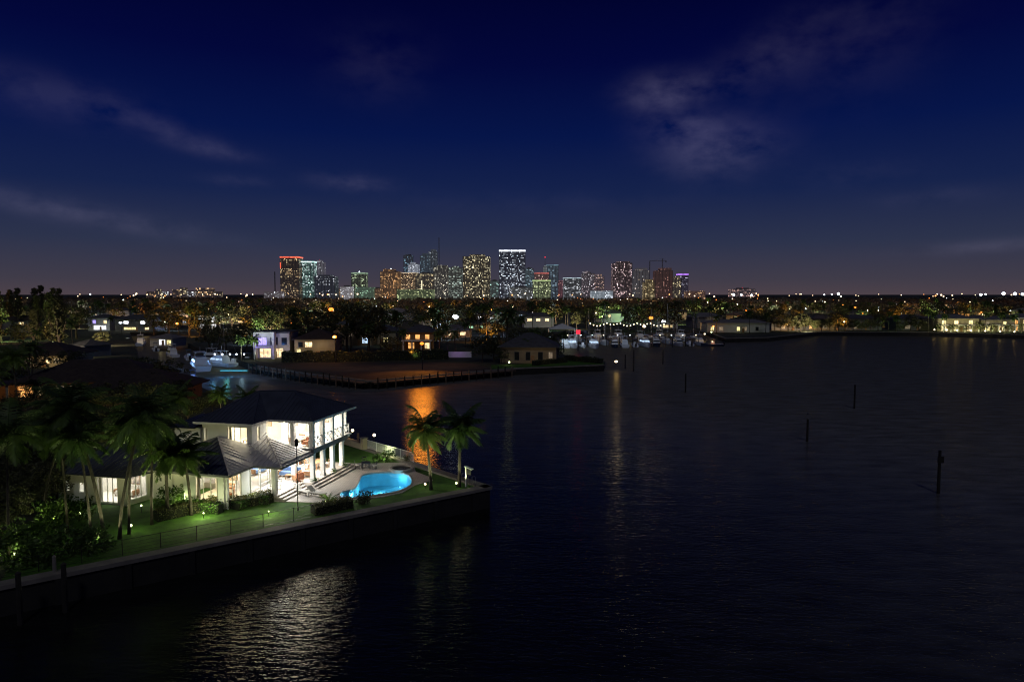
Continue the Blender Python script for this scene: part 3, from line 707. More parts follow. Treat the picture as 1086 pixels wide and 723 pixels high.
R1, R2 = (-7.0, 2.3, 10.35), (-3.6, 3.2, 10.35)
b = MB()
for f in ((F_, A_, R2, R1), (A_, B_, R2), (B_, C_, R1, R2), (C_, D_, R1), (D_, E_, R1), (E_, F_, R1)): roof_face(b, f, .45, .04)
for p, q in ((A_, R2), (B_, R2), (C_, R1), (D_, R1), (E_, R1), (R1, R2)): b.bar(Vector(p) + Vector((0, 0, .03)), Vector(q) + Vector((0, 0, .03)), .16, .07)
b.build("roof", M['roof'], villa)
b = MB()
lp = [A_, B_, C_, D_, E_, F_]
for i in range(6): b.bar(Vector(lp[i]) - Vector((0, 0, .08)), Vector(lp[(i + 1) % 6]) - Vector((0, 0, .08)), .05, .2)
b.build("gutter", M['white'], villa)
# soffit
b = MB(); b.poly([[(x, y) for x, y, z in (A_, B_, C_, D_, E_, F_)]], C2 + .02); b.build("soffit", M['white'], villa)
# lower roofs
P1, P2 = (-4.5, -.45, 6.45), (-8.1, -2.85, 6.75); e1, e2, e3, e4, e5, e6 = (.35, -5.9, 5.02), (.35, -.45, 5.02), (-2.4, -5.9, 5.02), (-2.4, -9.2, 5.02), (-8.6, -9.2, 5.02), (-10.6, -7.6, 5.02)
vt = (-4.9, -2.85, 6.2)
b = MB()
roof_face(b, (e2, e1, P1)); roof_face(b, (e1, e3, vt, P1)); roof_face(b, (e3, e4, P2, vt))
for p, q in ((P1, e1), (P2, e4)): b.bar(Vector(p) + Vector((0, 0, .04)), Vector(q) + Vector((0, 0, .04)), .14, .07)
b.build("porch_roof", M['lroof'], villa)
b = MB(); roof_face(b, (e4, e5, P2)); roof_face(b, (e5, (-10.6, -9.2, 5.02), (-10.6, -2.85, 5.9), P2)); b.build("wing_roof", M['roof'], villa)
b = MB()
for p, q in ((e2, e1), (e1, e3), (e3, e4), (e4, (-10.6, -9.2, 5.02))): b.bar(Vector(p) - Vector((0, 0, .09)), Vector(q) - Vector((0, 0, .09)), .05, .17)
b.build("gutter", M['grey'], villa)
b = MB(); b.poly([[(.3, -.5), (-3.25, -.5), (-3.25, -5.2), (-2.4, -5.2), (-2.4, -5.85), (.3, -5.85)]], 4.98); b.build("soffit", M['white'], villa)
# west annexe (single storey) with its own roof
W = MB(); a0, a1, a2 = (-19.5, -9.4), (-12.4, -9.4), (-12.0, -7.0)
wall(W, a0, a1, 1.75, 4.6, .2, [(.7, 1.2, 2.7, 3.6), (2.2, 2.7, 2.7, 3.6), (4.0, 6.2, 1.95, 4.2)])
wall(W, a1, (-11.9, -7.0), 1.75, 4.6, .2, [(.4, 2.0, 2.2, 4.25)])
wall(W, (-11.9, -6.9), (-10.0, -6.9), 1.75, 4.6, .2, [(.6, .95, 3.3, 3.75)])
wall(W, (-19.5, -.5), (-19.5, -9.4), 1.75, 4.6, .2, []); wall(W, (-10.2, -.5), (-19.5, -.5), 1.75, 4.6, .2, [])
W.build("annexe_wall", M['white'], villa)
for a, b_, s0, s1, z0, z1, n in ((a0, a1, .7, 1.2, 2.7, 3.6, 1), (a0, a1, 2.2, 2.7, 2.7, 3.6, 1), (a1, (-11.9, -7.0), .4, 2.0, 2.2, 4.25, 3), ((-11.9, -6.9), (-10.0, -6.9), .6, .95, 3.3, 3.75, 1)):
    window(villa, a, b_, s0, s1, z0, z1, n, .2)
window(villa, a0, a1, 4.0, 6.2, 1.97, 4.2, 4, .2, name="sliding_door")
b = MB(); b.box(-19.3, -12.2, -6.2, -6.1, 1.8, 4.55); b.poly([[(-19.4, -9.3), (-12.3, -9.3), (-12.0, -7), (-10.1, -6.8), (-10.1, -.6), (-19.4, -.6)]], 4.58); b.poly([[(-19.3, -9.2), (-12.3, -9.2), (-12.0, -7), (-12, -6), (-19.3, -6)]], 1.86); b.build("inner_wall", M['intw'], villa)
q = [(-20.3, -10.2, 4.55), (-11.6, -10.2, 4.55), (-10.4, -7.2, 4.55), (-10.4, .3, 4.55), (-20.3, .3, 4.55)]; r1, r2 = (-16.2, -5.0, 6.5), (-13.2, -4.6, 6.5)
b = MB(); roof_face(b, (q[0], q[1], r2, r1)); roof_face(b, (q[1], q[2], r2)); roof_face(b, (q[2], q[3], r2)); roof_face(b, (q[3], q[4], r1, r2)); roof_face(b, (q[4], q[0], r1)); b.build("annexe_roof", M['roof'], villa)
b = MB(); roof_face(b, ((-13.2, -3.0, 7.5), (-10.45, -3.0, 7.5), (-10.45, 1.5, 8.0), (-13.2, 1.5, 7.9)), .45); b.box(-12.9, -10.1, -2.7, 3, 4.7, 7.4, 1); b.build("stair_tower", [M['roof'], M['white']], villa)
# lamps inside (ceiling downlights) and their light
def downlights(l, z):
    for (u, v) in l:
        b = MB(); b.tube([(0, 0, z - .05), (0, 0, z)], .11, 10); b.build("ceiling_light", M['ceiling light'], villa, loc=(u, v, 0))
downlights([(-1, -3), (-2.4, -3.6), (-1.2, 1), (-1.2, 3), (-1.2, 5), (-2.8, 0), (-2.8, 2.5), (-2.8, 4.8)], C1 - .003)
downlights([(-1.2, 1), (-1.2, 3.2), (-1.2, 5.4), (-2.8, 1.0), (-2.8, 4), (-6.5, -1), (-5, .5)], C2 - .003)
WI = (1, .90, .70)
for (u, v, z, P, sx_, sy_, c) in ((-1.6, -3.0, C1 - .09, 330, 1.4, 2.5, (.97, .98, 1)), (-2.0, 2.6, C1 - .09, 640, 2.5, 4, (1, .94, .84)), (-7, 2, C1 - .09, 500, 3, 5, (1, .93, .78)), (-5.4, -6.6, C1 - .09, 260, 2.5, 1.8, (1, .84, .52)),
        (-2.2, 3.2, C2 - .09, 620, 2.8, 5.5, (1, .94, .84)), (-7.0, .2, C2 - .09, 420, 3.5, 3, (1, .87, .60)), (-15.5, -7.7, 4.5, 170, 5, 1.5, (1, .97, .88)), (-11.6, -5.5, 4.5, 30, 1, 1, WI)):
    area((u, v, z), P * .95, sx_, sy_, c, villa)
# furniture and people-sized things on the terrace and upstairs
def armchair(name, loc, rz, label, cloth, cat="armchair", w_=.8):
    r = empty(name, loc, rz, label, cat); b = MB(); b.box(-w_ / 2, w_ / 2, -.38, .38, .18, .42); b.box(-w_ / 2 + .1, w_ / 2 - .1, -.3, .36, .421, .5); b.build("seat", M[cloth], r)
    b = MB(); b.box(-w_ / 2, w_ / 2, -.42, -.28, .43, .88); b.build("backrest", M[cloth], r)
    for s in (-1, 1):
        b = MB(); b.box(s * w_ / 2 - .06, s * w_ / 2 + .06, -.38, .38, .2, .62); b.build("armrest", M['teak'], r)
        for t in (-.3, .3): b = MB(); b.box(s * (w_ / 2 - .08) - .03, s * (w_ / 2 - .08) + .03, t - .03, t + .03, 0, .18); b.build("leg", M['teak'], r)
    return r
def table(name, loc, rz, label, w_, d_, h=.74, mt='teak'):
    r = empty(name, loc, rz, label, "table"); b = MB(); b.box(-w_ / 2, w_ / 2, -d_ / 2, d_ / 2, h - .05, h); b.build("tabletop", M[mt], r)
    for sx_ in (-1, 1):
        for sy_ in (-1, 1): b = MB(); b.box(sx_ * (w_ / 2 - .08) - .03, sx_ * (w_ / 2 - .08) + .03, sy_ * (d_ / 2 - .08) - .03, sy_ * (d_ / 2 - .08) + .03, 0, h - .05); b.build("leg", M[mt], r)
    return r
def chair(loc, rz, label, group, mt='teak'):
    r = empty("dining_chair", loc, rz, label, "chair", group); b = MB(); b.box(-.22, .22, -.22, .22, .43, .47); b.build("seat", M['fab'], r)
    b = MB(); b.bar((-.2, -.22, .47), (-.2, -.3, .92), .04); b.bar((.2, -.22, .47), (.2, -.3, .92), .04); b.bar((-.2, -.3, .88), (.2, -.3, .88), .03, .1); b.bar((-.2, -.27, .7), (.2, -.27, .7), .02, .06); b.build("backrest", M[mt], r)
    for sx_ in (-1, 1):
        for sy_ in (-1, 1): b = MB(); b.bar((sx_ * .2, sy_ * .2, 0), (sx_ * .18, sy_ * .18, .43), .035); b.build("leg", M[mt], r)
    return r
f1 = F1 + .002
armchair("sofa", V(-2.9, .8, f1), VA + R(180), "long blue-cushioned sofa on the villa's ground floor terrace", 'bfab', "sofa", 2.0)
armchair("armchair", V(-1.2, -.6, f1), VA + R(60), "rust armchair between the front columns of the villa", 'rfab')
armchair("armchair", V(-1.2, 1.2, f1), VA + R(100), "pale armchair on the terrace behind the corner column", 'fab')
table("coffee_table", V(-2.3, 0.0, f1), VA, "low teak table in front of the blue sofa", 1.1, .6, .42)
table("dining_table", V(-1.9, 4.3, f1), VA, "teak dining table at the far end of the ground floor terrace", 1.0, 2.0)
for k, (u, v, a) in enumerate(((-1.1, 3.8, 90), (-1.1, 4.8, 90), (-2.7, 3.8, -90), (-2.7, 4.8, -90))):
    chair(V(u, v, f1), VA + R(a), ["teak chair on the water side of the terrace dining table, nearer the steps", "teak chair on the water side of the terrace dining table, farther from the steps", "teak chair on the house side of the terrace dining table, nearer the sofa", "teak chair on the house side of the terrace dining table, farther from the sofa"][k], "terrace dining chairs")
for (u, v, a, l) in ((-2.1, -3.9, 30, "white wire chair inside the porch beside its post"), (-1.5, -3.4, 200, "white wire chair inside the porch facing the other chair")):
    chair(V(u, v, f1), VA + R(a), l, "porch chairs", 'steel')
f2 = F2 + .002
armchair("sofa", V(-2.9, 2.2, f2), VA + R(-90), "pale sofa on the upper balcony behind the glass balustrade", 'fab', "sofa", 1.8)
armchair("armchair", V(-1.0, .9, f2), VA + R(170), "rust armchair on the upper balcony beside the corner column", 'rfab')
table("side_table", V(-1.5, 2.0, f2), VA, "square teak table on the upper balcony", .8, .8, .5)
def picture(u, v, z, w_, h, ax, col, label):
    r = empty("wall_picture", V(u, v, z), VA + (R(90) if ax else 0), label, "picture")
    b = MB(); b.box(-w_ / 2, w_ / 2, -.03, 0, -h / 2, h / 2); b.build("frame", M['teak'], r)
    b = MB(); b.face([(-w_ / 2 + .05, -.035, -h / 2 + .05), (w_ / 2 - .05, -.035, -h / 2 + .05), (w_ / 2 - .05, -.035, h / 2 - .05), (-w_ / 2 + .05, -.035, h / 2 - .05)])
    b.build("canvas", mat("picture paint " + label[:12], col, .6, var=.8, scale=3, col2=(.6, .5, .4)), r)
picture(-2.2, 7.29, 6.9, 1.3, .9, 0, (.05, .2, .08), "green and cream picture on the upper balcony end wall")
picture(-4.77, 4.9, 6.8, 1.4, .9, 1, (.2, .25, .4), "blue-grey picture on the long inner wall upstairs")
picture(-6.6, 7.54, 3.8, 1.6, 1.0, 0, (.35, .18, .06), "brown picture on the living room end wall")
picture(-7.0, 3.59, 6.9, .9, .7, 0, (.2, .12, .08), "small dark picture in the lit upstairs bedroom")
table("desk", V(-5.9, -1.0, f2), VA, "desk seen through the upstairs three-pane window", 1.4, .6)
r = empty("bookshelf", V(-4.9, 5.4, F1 + .013), VA, "tall timber bookshelf in the living room", "bookshelf"); b = MB()
for x in (-.6, .57): b.box(x, x + .03, -.15, .15, 0, 2.0)
for z in (.0, .5, 1.0, 1.5, 1.97): b.box(-.569, .569, -.15, .15, z, z + .03)
b.build("shelves", M['teak'], r); b = MB()
for z in (.03, .53, 1.03, 1.53):
    x = -.5
    while x < .5: b.box(x, x + .04, -.1, .1, z, z + random.uniform(.2, .34)); x += random.uniform(.05, .12)
b.build("book_rows", M['rfab'], r)

def curtain(u0, u1, v, z0, z1, label, ax=0):
    b = MB(); n = int(abs(u1 - u0) / .05); P = []
    for i in range(n + 1):
        t = u0 + (u1 - u0) * i / n; w_ = .03 * math.sin(i * 1.5); P.append((t, w_) if not ax else (w_, t))
    for i in range(n): b.face([(*P[i], z0), (*P[i + 1], z0), (*P[i + 1], z1), (*P[i], z1)])
    q = V(0, v, 0) if not ax else V(v, 0, 0); o = b.build("curtain", M['fab'], loc=q, rz=VA); tag(o, label, "curtain")
curtain(-6.35, -6.0, -8.2, 2.4, 4.7, "pale curtain at the outer side of the wing's three-pane window"); curtain(-4.4, -4.1, -8.2, 2.4, 4.7, "pale curtain at the corner side of the wing's three-pane window")
curtain(-7.2, -6.85, -2.5, 5.5, 7.8, "pale curtain in the upstairs three-pane window, outer side"); curtain(-15.6, -15.2, -9.1, 1.9, 4.3, "pale curtain at one end of the annexe sliding doors"); curtain(-13.6, -13.3, -9.1, 1.9, 4.3, "pale curtain at the other end of the annexe sliding doors")
picture(-5.3, -4.62, 3.6, .9, .7, 0, (.1, .2, .12), "small green picture behind the wing's three-pane window"); picture(-14.5, -6.22, 3.2, 1.4, .9, 0, (.1, .14, .25), "wide blue picture inside the annexe")
table("console_table", V(-5.6, -5.2, F1 + .013), VA, "teak console table inside the wing", 1.5, .5)
armchair("armchair", V(-4.6, -6.3, F1 + .013), VA + R(30), "rust armchair inside the wing, behind the side windows", 'rfab')
armchair("sofa", V(-14.6, -7.0, 1.865), VA + R(180), "pale sofa inside the annexe", 'fab', "sofa", 2.0)
armchair("sofa", V(-6.6, 1.2, F1 + .013), VA + R(-90), "blue sofa deep inside the living room", 'bfab', "sofa", 2.2)
table("dining_table", V(-6.6, 5.0, F1 + .013), VA, "dark table at the back of the living room", 1.0, 2.0, .74, 'dark')
for k, (u, v) in enumerate(((-2.0, -.9), (-2.0, 2.6), (-1.9, 5.0))):
    r = empty("ceiling_fan", V(u, v + .8, C2 - .35 if k else C1 - .35), VA, ["ceiling fan over the porch seats", "ceiling fan in the middle of the upper balcony", "ceiling fan at the far end of the upper balcony"][k], "ceiling fan")
    b = MB(); b.tube([(0, 0, 0), (0, 0, .34)], .04, 6); b.ball((0, 0, 0), .12); b.build("motor", M['dark'], r)
    for a in range(4): b = MB(); b.bar((.1 * math.cos(a * PI / 2), .1 * math.sin(a * PI / 2), 0), (.65 * math.cos(a * PI / 2), .65 * math.sin(a * PI / 2), 0), .13, .02); b.build("blade", M['teak'], r)
# planters and shrubs by the colonnade, garden hedges and shrubs
SHR = [shrub_mesh(1.4, 1.2, 16, .1, 5), shrub_mesh(1.8, 1.0, 22, .09, 6), shrub_mesh(1.0, 1.1, 14, .08, 7, blades=True, mt=M['leafp']), shrub_mesh(2.2, 1.7, 34, .12, 8)]
SHD = [shrub_mesh(1.8, 1.1, 24, .1, 9, mt=M['leafd'])]
def shrub(p, k, s, label, group=None, mesh=None):
    o = place("shrub", mesh or SHR[k], loc=p, rz=random.uniform(0, 6), sc=s); return tag(o, label, "shrub", group)
for (u, v, l) in ((.45, -.35, "low leafy plant at the foot of the corner column"), (.55, 3.2, "low leafy plant at the foot of the third east column"), (.5, 5.6, "taller leafy plant beside the last east column")):
    shrub(V(u, v, F1), 2, .5, l, "plants at the columns")
hedge([V(-7.3, -9.2), V(-3.3, -9.2)], .8, .75, ZL, "low bright hedge under the wing's three-pane window", 260)
hedge([V(-2.6, -8.2), V(-2.3, -6.3), V(-.8, -5.9)], .9, .6, ZL, "bright green hedge below the porch", 300)
hedge([G(165, 552, ZL), G(214, 541, ZL), G(262, 536, ZL), G(288, 531, ZL)], 1.1, .8, ZL, "long dark clipped hedge between lawn and villa", 200, 'leafd')
hedge([G(332, 545, ZL), G(352, 541, ZL), G(372, 537, ZL)], 1.2, .7, ZL, "short dark hedge between the patio and the front seawall", 260, 'leafd')
shrub(G(349, 534, ZL), 2, 1.1, "spiky palm-leaved shrub at the patio corner near the pool")
shrub(G(386, 534, ZL), 0, 1.0, "dark rounded shrub between pool and front seawall", mesh=SHD[0])
shrub(G(412, 489, ZL), 3, .75, "lit green shrub against the white fence")
shrub(G(402, 489, ZL), 1, .9, "low lit shrub in front of the white fence")
shrub(G(433, 490, ZL), 0, .8, "dark shrub where the white fence ends", mesh=SHD[0])
for k, (px, py, s, l) in enumerate(((182, 540, 1.2, "broad uplit shrub under the round window"), (196, 536, 1.0, "uplit shrub against the blank white wall"), (168, 545, 1.0, "small uplit shrub beside the annexe doors"),
        (208, 538, .9, "rounded shrub below the wing's window corner"), (226, 535, .8, "rounded shrub below the middle of the wing's window"), (60, 560, 1.5, "large shrub in front of the annexe's small windows"), (84, 553, 1.2, "shrub at the annexe wall between the small windows"),
        (28, 590, 1.6, "large uplit shrub beside the bright garden lamp"), (48, 598, 1.2, "dark shrub at the seawall near the white pilings"), (100, 585, 1.1, "dark shrub at the start of the wire railing"), (14, 600, 1.5, "shrub glowing green by the lower garden lamp"), (76, 590, 1.3, "dark shrub between palms and seawall"))):
    shrub(G(px, py, ZL), 3 if s > 1 else 0, s, l, "garden shrubs")

# deck furniture
def lounger(loc, rz, label):
    r = empty("sun_lounger", loc, rz, label, "sun lounger", "loungers on the patio"); b = MB()
    b.bar((-.3, -.9, .3), (-.3, .9, .3), .05); b.bar((.3, -.9, .3), (.3, .9, .3), .05); b.build("frame", M['dark'], r)
    b = MB(); b.box(-.28, .28, -.95, .35, .33, .4); b.build("cushion", M['fab'], r)
    b = MB(); b.bar((0, .36, .38), (0, .95, .8), .56, .07); b.build("backrest", M['fab'], r)
    for sx_ in (-1, 1):
        for y in (-.8, .7): b = MB(); b.box(sx_ * .3 - .02, sx_ * .3 + .02, y - .02, y + .02, 0, .28); b.build("leg", M['dark'], r)
zp = ZL + .062
lounger(G(321, 524, zp), VA + R(70), "sun lounger at the foot of the porch steps"); lounger(G(336, 526, zp), VA + R(75), "sun lounger on the patio between the steps and the hedge")
table("patio_table", G(388, 497, zp), R(20), "round-cornered patio table beside the lawn edge", .9, .9, .7, 'dark')
for k, (px, py, a) in enumerate(((379, 497, -80), (397, 497.5, 90), (386, 494, 180))):
    chair(G(px, py, zp), R(a), ["dark patio chair on the villa side of the patio table", "dark patio chair on the spa side of the patio table", "dark patio chair on the lawn side of the patio table"][k], "patio table chairs", 'dark')
# light post in front of the terrace
q = G(316, 541, ZL); r = empty("lamp_post", q, 0, "tall slim dark post with unlit lantern in front of the terrace", "lamp post")
b = MB(); b.tube([(0, 0, 0), (0, 0, .3), (0, 0, 5.5)], [.09, .05, .035], 8); b.build("pole", M['dark'], r)
b = MB(); b.box(-.13, .13, -.13, .13, 5.5, 5.95); b.tube([(0, 0, 5.95), (0, 0, 6.15)], [.2, .03], 6); b.build("lantern", M['dark'], r)
# corner station: white post with sloped panel, ladder rails
q = G(494, 516, 2.0); r = empty("outdoor_shower", q, R(-30), "white post with small sloped white panel at the seawall corner", "outdoor shower")
b = MB(); b.box(-.05, .05, -.05, .05, 0, 1.9); b.build("post", M['white'], r); b = MB(); b.bar((-.05, 0, 1.95), (.75, 0, 1.75), .4, .05); b.build("sloped_panel", M['white'], r); b = MB(); b.box(.1, .6, -.05, .05, 1.2, 1.7); b.build("panel", M['dark'], r)
q = G(502, 514, 2.0); r = empty("boarding_ladder", q, R(-45), "steel boarding ladder rails on the seawall corner", "ladder")
for x in (-.22, .22): b = MB(); b.tube([(x, .1, 0), (x, .1, .75), (x, -.05, .9), (x, -.45, .85), (x, -.55, -1.5)], .025, 6); b.build("rail", M['steel'], r)
b = MB()
for z in (-.2, -.55, -.9, -1.25): b.bar((-.22, -.55, z), (.22, -.55, z), .03)
b.build("rungs", M['steel'], r)
# pilings along the front seawall
for (px, py, h, mt, l) in ((20, 628, 1.2, 'dwood', "dark mooring piling outside the seawall, nearest the picture edge"), (68, 616, 1.1, 'dwood', "dark mooring piling outside the seawall beside the white post"), (58, 606, 1.0, 'conc', "white mooring post standing on the seawall cap")):
    q = G(px, py, 2.0); b = MB(); b.tube([(0, 0, -4 if mt == 'dwood' else 0), (0, 0, h)], [.17 if mt == 'dwood' else .12, .15 if mt == 'dwood' else .11], 9); b.tube([(0, 0, h), (0, 0, h + .12)], [.19 if mt == 'dwood' else .13, .03], 9)
    o = b.build("mooring_piling", M[mt], loc=q); tag(o, l, "piling")
# channel markers
for (px, py, top, sign, l) in ((995, 523, 481, 1, "tall channel marker with a small dark board, closest in open water"), (856, 468, 439, 2, "channel marker piling with a round board at its top"), (906, 433, 408, 0, "plain thin piling beyond the round-board marker"), (727, 416, 396, 0, "plain thin piling in the water off the dock lamp"),
        (672, 394, 371, 0, "mooring piling just off the end of the bare lot"), (703, 386, 371, 0, "mooring piling in the water before the marina boats"), (663, 391, 376, 0, "short piling beside the lit lamp at the lot's tip")):
    q = G(px, py, 0); zt = ZAT(top, q.y); r = empty("channel_marker", q, 0, l, "channel marker")
    b = MB(); b.tube([(0, 0, -2), (0, 0, zt)], [.17, .14], 8); b.build("piling", M['dwood'], r)
    if sign: 
        b = MB()
        if sign == 1: b.box(-.32, .32, -.2, -.16, zt - .9, zt - .25); b.box(-.1, .1, -.1, .1, zt, zt + .35)
        else: b.tube([(0, -.2, zt - .35), (0, -.16, zt - .35)], .33, 12); b.box(-.06, .06, -.06, .06, zt, zt + .2)
        b.build("marker_board", M['dwood' if sign == 1 else 'grey'], r)

# garden lamps
def garden_lamp(px, py, P, col, label, mt='garden lamp', z=ZL, h=.35, r_=.1):
    q = G(px, py, z); r = empty("garden_lamp", q, 0, label, "garden lamp"); b = MB(); b.tube([(0, 0, 0), (0, 0, h)], .03, 6); b.build("stake", M['dark'], r)
    b = MB(); b.ball((0, 0, h + r_), r_); b.build("bulb", M[mt], r); point(q + Vector((0, 0, h + r_ * 2 + .42)), P, col, .3)
garden_lamp(33, 578, 30, GARDEN, "bright green-white garden lamp among the shrubs", r_=.14)
garden_lamp(15, 594, 20, GARDEN, "low yellow-green garden lamp near the seawall's dark piling")
garden_lamp(139, 563, 26, GARDEN, "garden lamp on the grass below the leaning palms")
garden_lamp(451, 518, 8, (1, .95, .7), "white uplight lamp on the lawn between the two pool palms", 'warm lamp')
garden_lamp(484, 517, 4, (1, .95, .6), "small uplight lamp at the foot of the outer pool palm")
garden_lamp(190, 539, 70, GARDEN, "garden lamp among shrubs at the blank white wall", r_=.07)
garden_lamp(410, 486.5, 140, (.9, 1, .5), "garden lamp behind the shrubs on the white fence line", r_=.06)
garden_lamp(216, 549, 150, (.95, 1, .5), "small garden lamp in the lawn below the long hedge", r_=.06)
garden_lamp(345, 536, 30, (.9, 1, .5), "garden lamp under the spiky shrub at the patio corner", r_=.06)
garden_lamp(285, 547, 110, (1, .95, .6), "low lamp beside the wire railing's patio end", r_=.05)
garden_lamp(268, 534, 40, (.95, 1, .6), "added garden lamp brightening the hedge below the porch", r_=.05)  # lamp added where the porch light does not reach the hedge
garden_lamp(236, 540, 26, (.95, 1, .6), "garden lamp under the wing's corner", r_=.05)
for (px, py, l) in ((374, 458, "bright bollard lamp on the small dock, the one closer to the villa"), (397, 463, "bright bollard lamp on the small dock, the one closer to the pool")):
    d_ = 724 * (20 - 2.55) / (py - 312); q = AT(px, d_, 1.6); r = empty("dock_lamp", q, 0, l, "dock lamp"); b = MB(); b.tube([(0, 0, -.4), (0, 0, .85)], .05, 6); b.build("post", M['dark'], r)
    b = MB(); b.ball((0, 0, 1.0), .19); b.build("globe", M['warm lamp'], r); point(q + Vector((0, 0, 1.0)), 60, WARM, .25)

# palms near the house
PN = [palm_meshes(8.6, .22, 27, 3.5, 40, 1.0, .032, 21, blow=.2, droop=1.5, tr=.12), palm_meshes(8.2, .07, 25, 3.4, 40, 1.0, .032, 22, blow=-.45, droop=1.5, tr=.11), palm_meshes(5.6, .09, 24, 3.3, 40, 1.0, .045, 23, blow=-.55, droop=1.35), palm_meshes(5.3, .03, 23, 3.2, 40, 1.0, .045, 24, blow=.4, droop=1.35)]
def palm(k, loc, rz, s, label, cat="palm tree", group=None, up=0):
    r = empty("palm_tree", loc, rz, label, cat, group); r.scale = (s, s, s); place("trunk", PN[k][0], r); place("crown", PN[k][1], r)
    if up:
        for a in (0, 2.1, 4.2):
            o = Vector((math.cos(a + loc[0]) * 1.3, math.sin(a + loc[0]) * 1.3 - .6, .5)); wash(Vector(loc) + o, up, (.95, 1, .5), .1, aim=(-o.x * .25, -o.y * .25, 1), ang=75)  # added uplights, without fixtures, brighten the crown
    return r
palm(2, G(457, 519, ZL), R(170), .98, "palm beside the pool with windblown crown, trunk leaning", up=420); palm(3, G(487, 516, ZL), R(20), 1.05, "palm near the seawall corner, uplit from its foot", up=330)
for (px, py, k, rz, s, l) in ((110, 570, 0, 178, 1.0, "tall coconut palm with pale leaning trunk before the annexe doors"), (97, 573, 1, 200, .82, "tall coconut palm, trunk closest to the annexe's small windows"), (127, 571, 0, 5, .96, "tall coconut palm leaning towards the round window"),
        (137, 566, 1, 10, .86, "tall coconut palm standing beside the garden lamp"), (161, 556, 1, 80, .84, "straight coconut palm at the corner of the long hedge"), (10, 592, 1, 100, .92, "big coconut palm at the picture edge lit green from below"), (203, 546, 2, 185, .8, "shorter palm leaning away from the wing's window")):
    palm(k, G(px, py, ZL), R(rz), s * 1.12, l, group="palms in front of the annexe", up=170)
for (px, Y, k, s, l) in ((262, 90, 3, .8, "small date palm rising behind the villa ridge"), (288, 93, 3, .62, "low palm crown just behind the villa ridge"), (315, 95, 3, .55, "smallest palm crown peeping over the roof slope"), (20, 100, 0, 1.0, "palm silhouetted before the orange-lit villa wall"), (235, 98, 3, .7, "palm behind the villa beside the canal"),
        (62, 78, 0, .75, "palm in the dense garden behind the annexe"), (190, 84, 3, 1.0, "green-lit palm behind the villa's stair tower"), (-10, 86, 1, 1.0, "palm at the garden edge beyond the orange-lit villa")):
    palm(k, AT(px, Y, ZL), R(px * 7), s, l, group="palms behind the villa", up=90)

for (px, py, k, rz, s, l) in ((72, 566, 1, 150, .95, "fuller palm between the annexe's small windows and the shrubs"), (45, 560, 0, 20, .85, "palm rising out of the shrubs toward the big edge palm"), (178, 549, 3, 120, 1.0, "young palm over the shrubs under the round window")):
    palm(k, G(px, py, ZL), R(rz), s, l, group="palms in front of the annexe", up=110)
# garden trees behind and beside the villa (leafy, with parts)
TN = [tree_mesh(6.5, 6.5, 46, 70, .17, 31, False), tree_mesh(5.5, 7.5, 46, 70, .17, 32, False)]
k = 0
for (px, Y, s, l) in ((25, 66, .95, "dark leafy tree beside the big edge palm"), (55, 74, 1.0, "leafy tree behind the annexe roof, near the palm"), (95, 76, .95, "leafy tree over the annexe roof with lit patches"), (135, 77, 1.0, "broad leafy tree behind the coconut palms"), (168, 79, .95, "leafy tree lit yellow-green beside the stair tower"),
        (15, 88, 1.05, "leafy tree below the orange-lit villa wall"), (60, 92, 1.0, "leafy tree in front of the brown tiled roof"), (110, 94, 1.0, "leafy tree in front of the low end of the brown roof"), (155, 96, 1.0, "leafy tree beside the end of the brown roof"), (200, 98, .8, "leafy tree at the side canal behind the villa"),
        (225, 104, .6, "small leafy tree on the canal bank"), (60, 60, .75, "low leafy tree behind the large shrub"), (188, 108, .8, "leafy tree on the bank opposite the blue-lit yacht"), (-20, 72, 1.0, "leafy tree cut by the picture edge"), (40, 108, .85, "leafy tree at the brown villa's garden front"), (85, 108, .8, "leafy tree under the brown villa's eaves"), (2, 50, .7, "leafy tree behind the big edge palm's trunk"), (32, 56, .75, "leafy tree between the edge palm and the annexe corner"), (52, 58, .6, "small leafy tree just outside the annexe's blank end"), (5, 60, .9, "leafy tree beyond the edge palm, deep in the garden"), (38, 64, .85, "leafy tree behind the annexe's blank end"), (-15, 56, .9, "leafy tree mostly beyond the picture edge")):
    r = empty("leafy_tree", AT(px, Y, ZL if Y < 90 else Zg), random.uniform(0, 6), l, "tree", "garden trees"); r.scale = (s, s, s * .9); place("trunk", TN[k % 2][0], r); place("crown", TN[k % 2][1], r); k += 1
for (px, Y, z, P) in ((165, 76, 5.5, 260), (118, 71, 5.0, 200), (60, 72, 4.6, 120), (195, 88, 4, 200), (208, 92, 4, 200), (262, 87, 3.5, 120), (140, 88, 5.5, 180), (90, 86, 5.5, 160), (35, 80, 5.5, 120), (85, 54, 5.5, 100), (150, 56, 6, 120), (312, 91, 3.5, 90)):
    q = AT(px, Y, ZL); r = empty("garden_lamp", q, 0, "added garden lamp hidden in the foliage behind the villa", "garden lamp", "added lamps in the trees behind the villa"); b = MB(); b.tube([(0, 0, 0), (0, 0, .5)], .03, 6); b.build("stake", M['dark'], r); b = MB(); b.ball((0, 0, .6), .08); b.build("bulb", M['garden lamp'], r)
    wash(AT(px, Y - 1.5, z - .8), P * 2.2, (1, .95, .4), .2, aim=(0, .8, .6), ang=140)  # added wash to brighten the tree crowns, apart from the bulb

